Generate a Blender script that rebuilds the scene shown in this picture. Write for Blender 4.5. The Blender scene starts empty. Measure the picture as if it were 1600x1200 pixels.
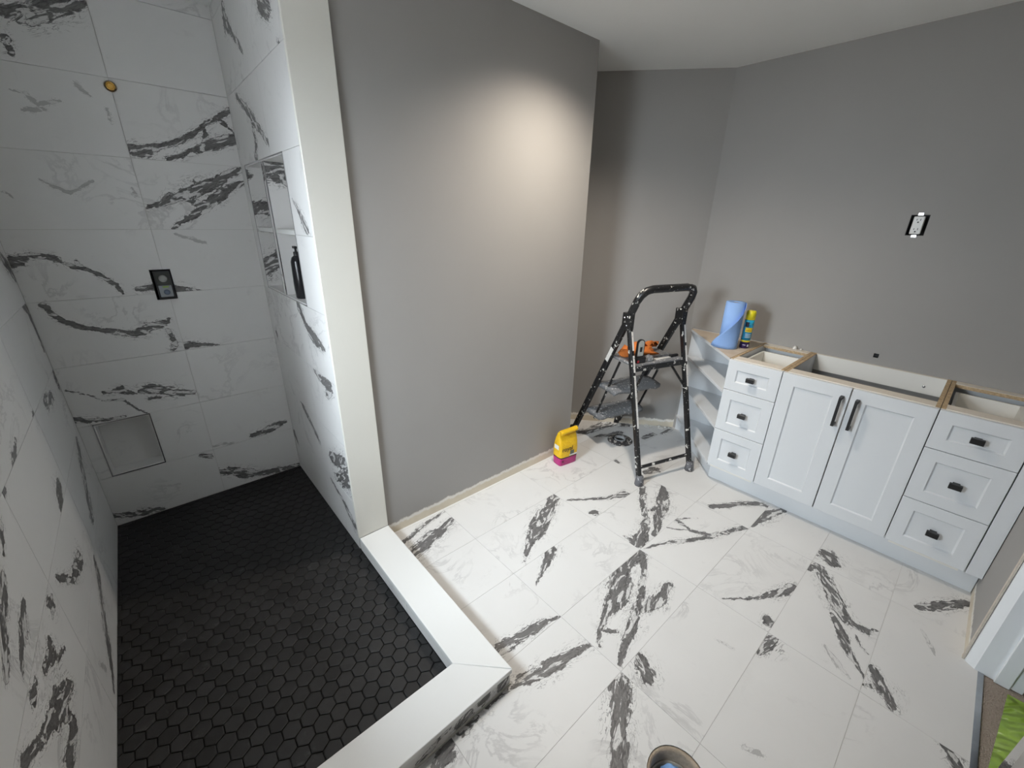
import bpy, bmesh, math, random
from mathutils import Vector, Matrix
from mathutils.geometry import tessellate_polygon

random.seed(7)
scene = bpy.context.scene
COL = scene.collection
PI = math.pi

# ------------------------------------------------------------------ camera
cam_data = bpy.data.cameras.new('camera')
cam_data.sensor_width = 36.0
cam_data.lens = 14.593
cam_data.clip_start = 0.02
cam = bpy.data.objects.new('camera', cam_data)
COL.objects.link(cam)
R_ = (0.751364, -0.659657, 0.017459)
U_ = (0.230186, 0.286800, 0.929925)
F_ = (0.618438, 0.694694, -0.367335)
cam.matrix_world = Matrix(((R_[0], U_[0], -F_[0], 0.0), (R_[1], U_[1], -F_[1], 0.0), (R_[2], U_[2], -F_[2], 1.56), (0, 0, 0, 1)))
scene.camera = cam

# ------------------------------------------------------------------ sky, daylight, exposure
world = bpy.data.worlds.new('overcast_sky')
scene.world = world
world.use_nodes = True
bg = world.node_tree.nodes['Background']
bg.inputs['Color'].default_value = (0.88, 0.94, 1.0, 1)
bg.inputs['Strength'].default_value = 4.0

def area_light(name, loc, rot, sx, sy, power, color):
    d = bpy.data.lights.new(name, 'AREA')
    d.shape = 'RECTANGLE'; d.size = sx; d.size_y = sy; d.energy = power; d.color = color
    o = bpy.data.objects.new(name, d); COL.objects.link(o)
    o.location = loc; o.rotation_euler = rot
    return o
# overcast daylight entering through the shower window (window_1)
area_light('window_left_offscreen', (-1.35, 1.15, 2.00), (0, -PI / 2 + math.radians(14), 0), 0.90, 1.00, 63.0, (0.80, 0.91, 1.0))
scene.view_settings.view_transform = 'Standard'
scene.view_settings.look = 'None'
scene.view_settings.gamma = 1.0
scene.view_settings.use_curve_mapping = False
scene.view_settings.exposure = 1.32
scene.cycles.use_denoising = True
scene.cycles.max_bounces = 10
scene.cycles.diffuse_bounces = 6

# ------------------------------------------------------------------ helpers
class MB:
    """collects vertices and faces of one mesh"""
    def __init__(self):
        self.v = []; self.f = []; self.smooth = []; self.mi = []
    def add(self, verts, faces, smooth=False, mi=0):
        n = len(self.v)
        self.v += [tuple(p) for p in verts]
        for fc in faces:
            self.f.append(tuple(i + n for i in fc)); self.smooth.append(smooth); self.mi.append(mi)
        return self
    def box(self, x0, x1, y0, y1, z0, z1, mi=0):
        p = [(x0, y0, z0), (x1, y0, z0), (x1, y1, z0), (x0, y1, z0), (x0, y0, z1), (x1, y0, z1), (x1, y1, z1), (x0, y1, z1)]
        return self.add(p, [(0, 3, 2, 1), (4, 5, 6, 7), (0, 1, 5, 4), (1, 2, 6, 5), (2, 3, 7, 6), (3, 0, 4, 7)], mi=mi)
    def prism(self, poly, z0, z1, mi=0):
        """poly counter-clockwise in x,y"""
        n = len(poly)
        vs = [(x, y, z0) for x, y in poly] + [(x, y, z1) for x, y in poly]
        fs = [tuple(range(n - 1, -1, -1)), tuple(range(n, 2 * n))]
        fs += [(i, (i + 1) % n, n + (i + 1) % n, n + i) for i in range(n)]
        return self.add(vs, fs, mi=mi)
    def bar(self, a, b, w, h, up=(0, 0, 1), mi=0):
        """rectangular bar from a to b; w across, h along up"""
        a = Vector(a); b = Vector(b); d = (b - a).normalized(); up = Vector(up)
        s = d.cross(up)
        if s.length < 1e-4: s = d.cross(Vector((0, 1, 0)))
        s.normalize(); t = s.cross(d).normalized()
        p = []
        for e in (a, b):
            for i, j in ((-1, -1), (1, -1), (1, 1), (-1, 1)):
                p.append(e + s * (w / 2 * i) + t * (h / 2 * j))
        return self.add(p, [(0, 1, 2, 3), (7, 6, 5, 4), (0, 4, 5, 1), (1, 5, 6, 2), (2, 6, 7, 3), (3, 7, 4, 0)], mi=mi)
    def tube(self, pts, r, n=10, cap=True, mi=0):
        pts = [Vector(p) for p in pts]
        rs = r if isinstance(r, (list, tuple)) else [r] * len(pts)
        vs = []; prev = None
        for i, p in enumerate(pts):
            if i == 0: d = pts[1] - p
            elif i == len(pts) - 1: d = p - pts[i - 1]
            else: d = (pts[i + 1] - p).normalized() + (p - pts[i - 1]).normalized()
            d.normalize()
            if prev is None:
                a = d.cross(Vector((0, 0, 1)))
                if a.length < 1e-3: a = d.cross(Vector((0, 1, 0)))
            else:
                a = prev - d * prev.dot(d)
            a.normalize(); prev = a; bb = d.cross(a)
            for k in range(n):
                t = 2 * PI * k / n
                vs.append(p + (a * math.cos(t) + bb * math.sin(t)) * rs[i])
        fs = []
        for i in range(len(pts) - 1):
            for k in range(n):
                fs.append((i * n + k, (i + 1) * n + k, (i + 1) * n + (k + 1) % n, i * n + (k + 1) % n))
        self.add(vs, fs, True, mi)
        if cap:
            self.add(vs[:n], [tuple(range(n))], mi=mi)
            self.add(vs[-n:], [tuple(range(n - 1, -1, -1))], mi=mi)
        return self
    def lathe(self, prof, c=(0, 0, 0), n=24, axis='z', mi=0, smooth=True):
        """prof: list of (radius, height)"""
        vs = []
        for r, h in prof:
            for k in range(n):
                t = 2 * PI * k / n
                x, y = r * math.cos(t), r * math.sin(t)
                if axis == 'z': vs.append((c[0] + x, c[1] + y, c[2] + h))
                elif axis == 'y': vs.append((c[0] + x, c[1] - h, c[2] + y))
                else: vs.append((c[0] - h, c[1] - x, c[2] + y))
        fs = []
        for i in range(len(prof) - 1):
            for k in range(n):
                fs.append((i * n + k, i * n + (k + 1) % n, (i + 1) * n + (k + 1) % n, (i + 1) * n + k))
        return self.add(vs, fs, smooth, mi)
    def mesh(self, name, mats, origin=(0, 0, 0), bevel=0.0, seg=1):
        me = bpy.data.meshes.new(name)
        o = origin
        me.from_pydata([(x - o[0], y - o[1], z - o[2]) for x, y, z in self.v], [], self.f)
        me.polygons.foreach_set('use_smooth', self.smooth)
        me.polygons.foreach_set('material_index', self.mi)
        for m in (mats if isinstance(mats, (list, tuple)) else [mats]): me.materials.append(m)
        if bevel or True:
            bm = bmesh.new(); bm.from_mesh(me)
            if bevel:
                bmesh.ops.remove_doubles(bm, verts=bm.verts, dist=1e-6)
                ed = [e for e in bm.edges if e.is_manifold and e.calc_face_angle(0) > 0.5]
                bmesh.ops.bevel(bm, geom=ed, offset=bevel, segments=seg, profile=0.6, affect='EDGES', clamp_overlap=True)
            bm.to_mesh(me); bm.free()
        me.update()
        return me
    def build(self, name, mats, parent=None, origin=(0, 0, 0), bevel=0.0, seg=1):
        return put(name, self.mesh(name, mats, origin, bevel, seg), parent, origin)

def put(name, me, parent=None, loc=(0, 0, 0)):
    o = bpy.data.objects.new(name, me); COL.objects.link(o)
    o.location = loc
    if parent is not None:
        o.parent = parent
        if parent.get('_world_parts'):      # parts given in world coordinates
            o.location = Vector(loc) - parent.location
    return o

def thing(name, label, cat, loc=(0, 0, 0), rotz=0.0, group=None, world_parts=True):
    o = bpy.data.objects.new(name, None); COL.objects.link(o)
    o.empty_display_size = 0.05
    o.location = loc; o.rotation_euler = (0, 0, rotz)
    o['label'] = label; o['category'] = cat
    if group: o['group'] = group
    if world_parts: o['_world_parts'] = 1
    return o

def tag(o, label, cat, group=None):
    o['label'] = label; o['category'] = cat
    if group: o['group'] = group
    return o

def struct(o, label=None):
    o['kind'] = 'structure'
    if label: o['label'] = label
    return o

def clip_poly(poly, a, b, c):
    """keep the side a*x + b*y <= c of a convex polygon"""
    out = []
    for i in range(len(poly)):
        p, q = poly[i], poly[(i + 1) % len(poly)]
        dp, dq = a * p[0] + b * p[1] - c, a * q[0] + b * q[1] - c
        if dp <= 1e-9: out.append(p)
        if (dp < -1e-9 and dq > 1e-9) or (dp > 1e-9 and dq < -1e-9):
            t = dp / (dp - dq); out.append((p[0] + (q[0] - p[0]) * t, p[1] + (q[1] - p[1]) * t))
    return out
def clip_rect(poly, x0, x1, y0, y1):
    for a, b, c in ((-1, 0, -x0), (1, 0, x1), (0, -1, -y0), (0, 1, y1)):
        poly = clip_poly(poly, a, b, c)
        if len(poly) < 3: return []
    return poly

# ------------------------------------------------------------------ materials
class NT:
    """small helper round a node tree"""
    def __init__(self, name):
        self.m = bpy.data.materials.new(name); self.m.use_nodes = True
        self.t = self.m.node_tree
        self.b = self.t.nodes['Principled BSDF']
    def n(self, typ, **kw):
        nd = self.t.nodes.new(typ)
        for k, v in kw.items():
            setattr(nd, k, v)
        return nd
    def link(self, a, b): self.t.links.new(a, b)
    def val(self, sock, v):
        if hasattr(v, 'is_output'): self.link(v, sock)
        else: sock.default_value = v
    def math(self, op, a, b=None, c=None, clamp=False):
        nd = self.n('ShaderNodeMath', operation=op, use_clamp=clamp)
        for i, v in enumerate((a, b, c)):
            if v is not None: self.val(nd.inputs[i], v)
        return nd.outputs[0]
    def vmath(self, op, a, b=None, scale=None):
        nd = self.n('ShaderNodeVectorMath', operation=op)
        self.val(nd.inputs[0], a)
        if b is not None: self.val(nd.inputs[1], b)
        if scale is not None: self.val(nd.inputs['Scale'], scale)
        return nd.outputs['Value'] if op in ('DOT_PRODUCT', 'LENGTH') else nd.outputs[0]
    def noise(self, vec, scale, detail=4, rough=0.55, dist=0.0, out='Fac'):
        nd = self.n('ShaderNodeTexNoise')
        if vec is not None: self.link(vec, nd.inputs['Vector'])
        nd.inputs['Scale'].default_value = scale; nd.inputs['Detail'].default_value = detail
        nd.inputs['Roughness'].default_value = rough; nd.inputs['Distortion'].default_value = dist
        return nd.outputs[out]
    def step(self, v, a, b):
        nd = self.n('ShaderNodeMapRange', interpolation_type='SMOOTHSTEP')
        self.val(nd.inputs['Value'], v)
        nd.inputs['From Min'].default_value = a; nd.inputs['From Max'].default_value = b
        return nd.outputs[0]
    def mix(self, f, a, b):
        nd = self.n('ShaderNodeMix', data_type='RGBA')
        self.val(nd.inputs[0], f)
        for s, v in ((nd.inputs[6], a), (nd.inputs[7], b)):
            if hasattr(v, 'is_output'): self.link(v, s)
            else: s.default_value = (*v, 1)
        return nd.outputs[2]
    def obj(self): return self.n('ShaderNodeTexCoord').outputs['Object']
    def pos(self): return self.n('ShaderNodeNewGeometry').outputs['Position']
    def bump(self, h, strength=0.3, dist=0.01):
        nd = self.n('ShaderNodeBump'); nd.inputs['Strength'].default_value = strength; nd.inputs['Distance'].default_value = dist
        self.link(h, nd.inputs['Height']); self.link(nd.outputs[0], self.b.inputs['Normal'])
    def out(self, color=None, rough=None, metal=None, spec=None):
        for k, v in (('Base Color', color), ('Roughness', rough), ('Metallic', metal), ('Specular IOR Level', spec)):
            if v is None: continue
            if isinstance(v, tuple): v = (*v, 1)
            self.val(self.b.inputs[k], v)
        return self.m

def plain(name, col, rough=0.5, metal=0.0, var=0.06, scale=12.0, bump=0.0, spec=0.5):
    """one colour with fine procedural unevenness"""
    t = NT(name); p = t.obj()
    nz = t.noise(p, scale, 5)
    lo = tuple(c * (1 - var) for c in col); hi = tuple(min(1, c * (1 + var)) for c in col)
    c = t.mix(nz, lo, hi)
    if bump: t.bump(t.noise(p, scale * 6, 4), bump, 0.004)
    return t.out(c, rough, metal, spec)

def speckled(name, col, spot, amount=0.62, scale=35.0, rough=0.4, metal=0.0):
    """paint-splashed surface"""
    t = NT(name); p = t.obj()
    m1 = t.step(t.noise(p, scale, 3, 0.6), amount, amount + 0.03)
    m2 = t.step(t.noise(p, scale * 3.2, 2), 0.70, 0.73)
    m = t.math('MAXIMUM', m1, m2)
    return t.out(t.mix(m, col, spot), rough, metal)

def painted(name, col, base=True):
    """matt wall paint that stops raggedly above the floor where the old baseboard sat"""
    t = NT(name); p = t.pos()
    nz = t.noise(p, 3.0, 4)
    c = t.mix(nz, tuple(x * 0.97 for x in col), tuple(x * 1.03 for x in col))
    if base:
        sep = t.n('ShaderNodeSeparateXYZ'); t.link(p, sep.inputs[0])
        stretch = t.n('ShaderNodeMapping'); stretch.inputs['Scale'].default_value = (1, 1, 0.4); t.link(p, stretch.inputs[0])
        e = t.math('MULTIPLY_ADD', t.noise(stretch.outputs[0], 22, 6, 0.7), 0.045, sep.outputs[2])
        bare = t.math('SUBTRACT', 1.0, t.step(e, 0.078, 0.090))
        cream = t.mix(t.noise(p, 9, 5), (0.60, 0.52, 0.40), (0.78, 0.72, 0.60))
        prime = t.math('MULTIPLY', bare, t.step(e, 0.060, 0.074))
        c = t.mix(bare, c, cream)
        c = t.mix(prime, c, (0.80, 0.77, 0.72))
    t.bump(t.noise(p, 320, 2), 0.06, 0.002)
    return t.out(c, 0.62, 0, 0.3)

def vein_group():
    g = bpy.data.node_groups.new('vein_segment', 'ShaderNodeTree')
    for nm, st in (('P', 'NodeSocketVector'), ('A', 'NodeSocketVector'), ('D', 'NodeSocketVector'), ('Inv', 'NodeSocketFloat'), ('R', 'NodeSocketFloat'), ('dR', 'NodeSocketFloat'), ('Prev', 'NodeSocketFloat')):
        g.interface.new_socket(nm, in_out='INPUT', socket_type=st)
    g.interface.new_socket('Out', in_out='OUTPUT', socket_type='NodeSocketFloat')
    i = g.nodes.new('NodeGroupInput'); o = g.nodes.new('NodeGroupOutput')
    def vm(op, a, b=None, s=None):
        n = g.nodes.new('ShaderNodeVectorMath'); n.operation = op
        g.links.new(a, n.inputs[0])
        if b is not None: g.links.new(b, n.inputs[1])
        if s is not None: g.links.new(s, n.inputs['Scale'])
        return n.outputs['Value'] if op in ('DOT_PRODUCT', 'LENGTH') else n.outputs[0]
    def mm(op, a, b, c=None, clamp=False):
        n = g.nodes.new('ShaderNodeMath'); n.operation = op; n.use_clamp = clamp
        for k, v in enumerate((a, b, c)):
            if v is None: continue
            if hasattr(v, 'is_output'): g.links.new(v, n.inputs[k])
            else: n.inputs[k].default_value = v
        return n.outputs[0]
    pa = vm('SUBTRACT', i.outputs['P'], i.outputs['A'])
    t = mm('MULTIPLY', vm('DOT_PRODUCT', pa, i.outputs['D']), i.outputs['Inv'], None, True)
    d = vm('LENGTH', vm('SUBTRACT', pa, vm('SCALE', i.outputs['D'], None, t)))
    r = mm('MULTIPLY_ADD', t, i.outputs['dR'], i.outputs['R'])
    v = mm('SUBTRACT', 1.0, mm('DIVIDE', d, r))
    g.links.new(mm('MAXIMUM', v, i.outputs['Prev']), o.inputs['Out'])
    return g
VG = vein_group()

def seg_chain(t, P, segs):
    prev = None
    for a, b, r0, r1 in segs:
        g = t.n('ShaderNodeGroup'); g.node_tree = VG
        t.link(P, g.inputs['P'])
        D = Vector(b) - Vector(a)
        g.inputs['A'].default_value = a; g.inputs['D'].default_value = D
        g.inputs['Inv'].default_value = 1.0 / max(D.length_squared, 1e-8)
        g.inputs['R'].default_value = r0; g.inputs['dR'].default_value = r1 - r0
        if prev is None: g.inputs['Prev'].default_value = -9.0
        else: t.link(prev, g.inputs['Prev'])
        prev = g.outputs[0]
    return prev

def marble(name, dark=(), light=(), seed=0.0, wisps=1.0):
    """white stoneware tile printed with charcoal veins; dark/light = vein strokes of this tile's own print"""
    t = NT(name)
    oi = t.n('ShaderNodeObjectInfo')
    p0 = t.obj()
    shift = t.vmath('SCALE', oi.outputs['Location'], None, 3.7)
    p = t.vmath('ADD', t.vmath('ADD', p0, shift), (seed, seed * 1.7, seed * 0.3))
    cloud = t.noise(p, 3.0, 5, 0.6, 0.4)
    base = t.mix(cloud, (0.67, 0.662, 0.648), (0.74, 0.732, 0.718))
    # faint grey wisps
    w = t.math('ABSOLUTE', t.math('SUBTRACT', t.noise(p, 4.2, 7, 0.62, 0.9), 0.5))
    wm = t.math('MULTIPLY', t.math('SUBTRACT', 1.0, t.step(w, 0.0, 0.035)), t.step(t.noise(p, 2.3, 3), 0.50, 0.66))
    col = t.mix(t.math('MULTIPLY', wm, 0.40 * wisps), base, (0.36, 0.35, 0.35))
    sm = t.math('MULTIPLY', t.step(t.noise(p, 7.0, 6, 0.7, 1.2), 0.60, 0.74), 0.22 * wisps)
    col = t.mix(sm, col, (0.42, 0.41, 0.40))
    if dark or light:
        wv = t.vmath('SUBTRACT', t.noise(p, 9.0, 3, 0.55, 0.0, 'Color'), (0.5, 0.5, 0.5))
        wv2 = t.vmath('SUBTRACT', t.noise(p, 40.0, 5, 0.65, 0.0, 'Color'), (0.5, 0.5, 0.5))
        P = t.vmath('ADD', t.vmath('ADD', p0, t.vmath('SCALE', wv, None, 0.036)), t.vmath('SCALE', wv2, None, 0.020))
        # the print runs in fibres along the main direction of this tile's veins
        acc = Vector((0, 0, 0))
        for s_ in list(dark) + list(light):
            e = Vector(s_[1]) - Vector(s_[0])
            if e.dot(acc) < 0: e = -e
            acc += e * (s_[2] + s_[3])
        d_ = acc.normalized() if acc.length > 1e-6 else Vector((1, 0, 0))
        along = t.vmath('DOT_PRODUCT', p, tuple(d_))
        q = t.vmath('SUBTRACT', p, t.vmath('SCALE', tuple(d_), None, t.math('MULTIPLY', along, 0.68)))
        big = t.math('SUBTRACT', t.noise(q, 20.0, 3, 0.5, 0.7), 0.5)
        rag = t.math('SUBTRACT', t.noise(q, 60.0, 5, 0.58, 1.0), 0.5)
        thread = t.math('ABSOLUTE', t.math('SUBTRACT', t.noise(q, 27.0, 4, 0.55, 2.6), 0.5))
        hole = t.step(t.math('MULTIPLY_ADD', rag, 0.22, t.noise(q, 26.0, 3, 0.55, 1.6)), 0.545, 0.585)
        streak = t.step(t.noise(q, 95.0, 5, 0.65, 1.5), 0.34, 0.66)
        for strokes, k in ((light, 0.45), (dark, 1.0)):
            if not strokes: continue
            v = seg_chain(t, P, strokes)
            w_ = t.math('MULTIPLY_ADD', big, 2.3, v)
            f = t.math('MULTIPLY_ADD', rag, 1.5, w_)
            core = t.step(f, 0.05, 0.13)
            inner = t.math('MULTIPLY', core, t.math('MULTIPLY_ADD', hole, -0.88, 1.0))
            rim = t.math('MULTIPLY', t.step(f, 0.0, 0.06), t.math('SUBTRACT', 1.0, t.step(f, 0.14, 0.24)))
            thr = t.math('MULTIPLY', t.step(w_, -1.5, -0.2), t.math('SUBTRACT', 1.0, t.step(thread, 0.006, 0.018)))
            m = t.math('MAXIMUM', inner, t.math('MAXIMUM', t.math('MULTIPLY', rim, 0.9), t.math('MULTIPLY', thr, 0.66)))
            lift = t.math('MULTIPLY', t.step(f, 0.2, 0.9), 0.5)
            tone = t.mix(t.math('MAXIMUM', t.math('MULTIPLY', streak, 0.9), lift), (0.040, 0.038, 0.038), (0.205, 0.198, 0.195))
            col = t.mix(t.math('MULTIPLY', m, 0.96 * k), col, tone)
    t.bump(t.noise(p, 90, 3), 0.04, 0.002)
    return t.out(col, 0.42, 0, 0.35)

M_GREY = painted('grey_wall_paint', (0.355, 0.342, 0.325))
M_GREY_PLAIN = painted('grey_wall_paint_plain', (0.355, 0.342, 0.325), False)
M_CEIL = plain('ceiling_paint', (0.82, 0.82, 0.80), 0.8, 0, 0.02, 4)
M_GROUT = plain('grey_grout', (0.52, 0.51, 0.48), 0.9, 0, 0.08, 30)
M_FGROUT = plain('pale_floor_grout', (0.60, 0.585, 0.56), 0.9, 0, 0.08, 30)
M_MORTAR = plain('tile_backer', (0.50, 0.44, 0.36), 0.9, 0, 0.12, 20)
M_CREAM = plain('cream_stone', (0.75, 0.73, 0.665), 0.33, 0, 0.02, 5)
M_WSTONE = plain('white_stone_cap', (0.75, 0.75, 0.735), 0.28, 0, 0.015, 5)
M_CAB = plain('cabinet_white', (0.67, 0.69, 0.71), 0.42, 0, 0.015, 8)
M_CABIN = plain('cabinet_interior_white', (0.80, 0.78, 0.73), 0.5, 0, 0.02, 8)
M_BLACK = plain('black_metal', (0.012, 0.012, 0.013), 0.38, 0.0, 0.2, 40)
M_WHITE_TRIM = plain('white_trim_paint', (0.84, 0.87, 0.90), 0.4, 0, 0.02, 8)
M_STEEL = plain('brushed_steel', (0.62, 0.62, 0.63), 0.22, 1.0, 0.1, 60)
M_LADDER = speckled('black_ladder_paint_splashed', (0.013, 0.013, 0.014), (0.66, 0.65, 0.61), 0.615, 30, 0.35)
M_FOOTR = speckled('grey_rubber_splashed', (0.13, 0.13, 0.14), (0.55, 0.55, 0.55), 0.60, 60, 0.6)

def chipboard():
    t = NT('raw_chipboard'); p = t.obj()
    a = t.noise(p, 90, 6, 0.75); b = t.noise(p, 14, 3)
    c = t.mix(t.step(a, 0.3, 0.7), (0.28, 0.185, 0.095), (0.62, 0.46, 0.28))
    c = t.mix(t.math('MULTIPLY', b, 0.35), c, (0.66, 0.52, 0.34))
    return t.out(c, 0.8)
M_CHIP = chipboard()
def rawwood(name, lo, hi):
    t = NT(name); p = t.obj()
    mp = t.n('ShaderNodeMapping'); mp.inputs['Scale'].default_value = (1, 0.12, 1); t.link(p, mp.inputs[0])
    return t.out(t.mix(t.noise(mp.outputs[0], 60, 5, 0.6), lo, hi), 0.7)
M_MDF = rawwood('pale_raw_board', (0.70, 0.64, 0.55), (0.76, 0.70, 0.62))
M_OAKTOP = rawwood('raw_top_board', (0.50, 0.40, 0.30), (0.64, 0.55, 0.45))

# ------------------------------------------------------------------ room dimensions (metres; camera stands over x=0, y=0)
ZC = 2.444                       # ceiling
XL, XN, XP, XB, XR = -0.388, 0.530, 0.678, 2.105, 3.024   # left wall, niche wall, post edge, partition corner, vanity wall
YS, YP, YD = 2.722, 1.724, -0.343                         # shower back wall, partition face, door wall
DG0, DG1 = (2.105, 2.485), (3.024, 1.399)                 # angled wall
ROWS = [0.0, 0.285, 0.586, 0.888, 1.190, 1.488, 1.790, 2.091, 2.392, ZC]
G = 0.0008                       # half joint, walls
GF = 0.0006                      # half joint, floor

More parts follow.
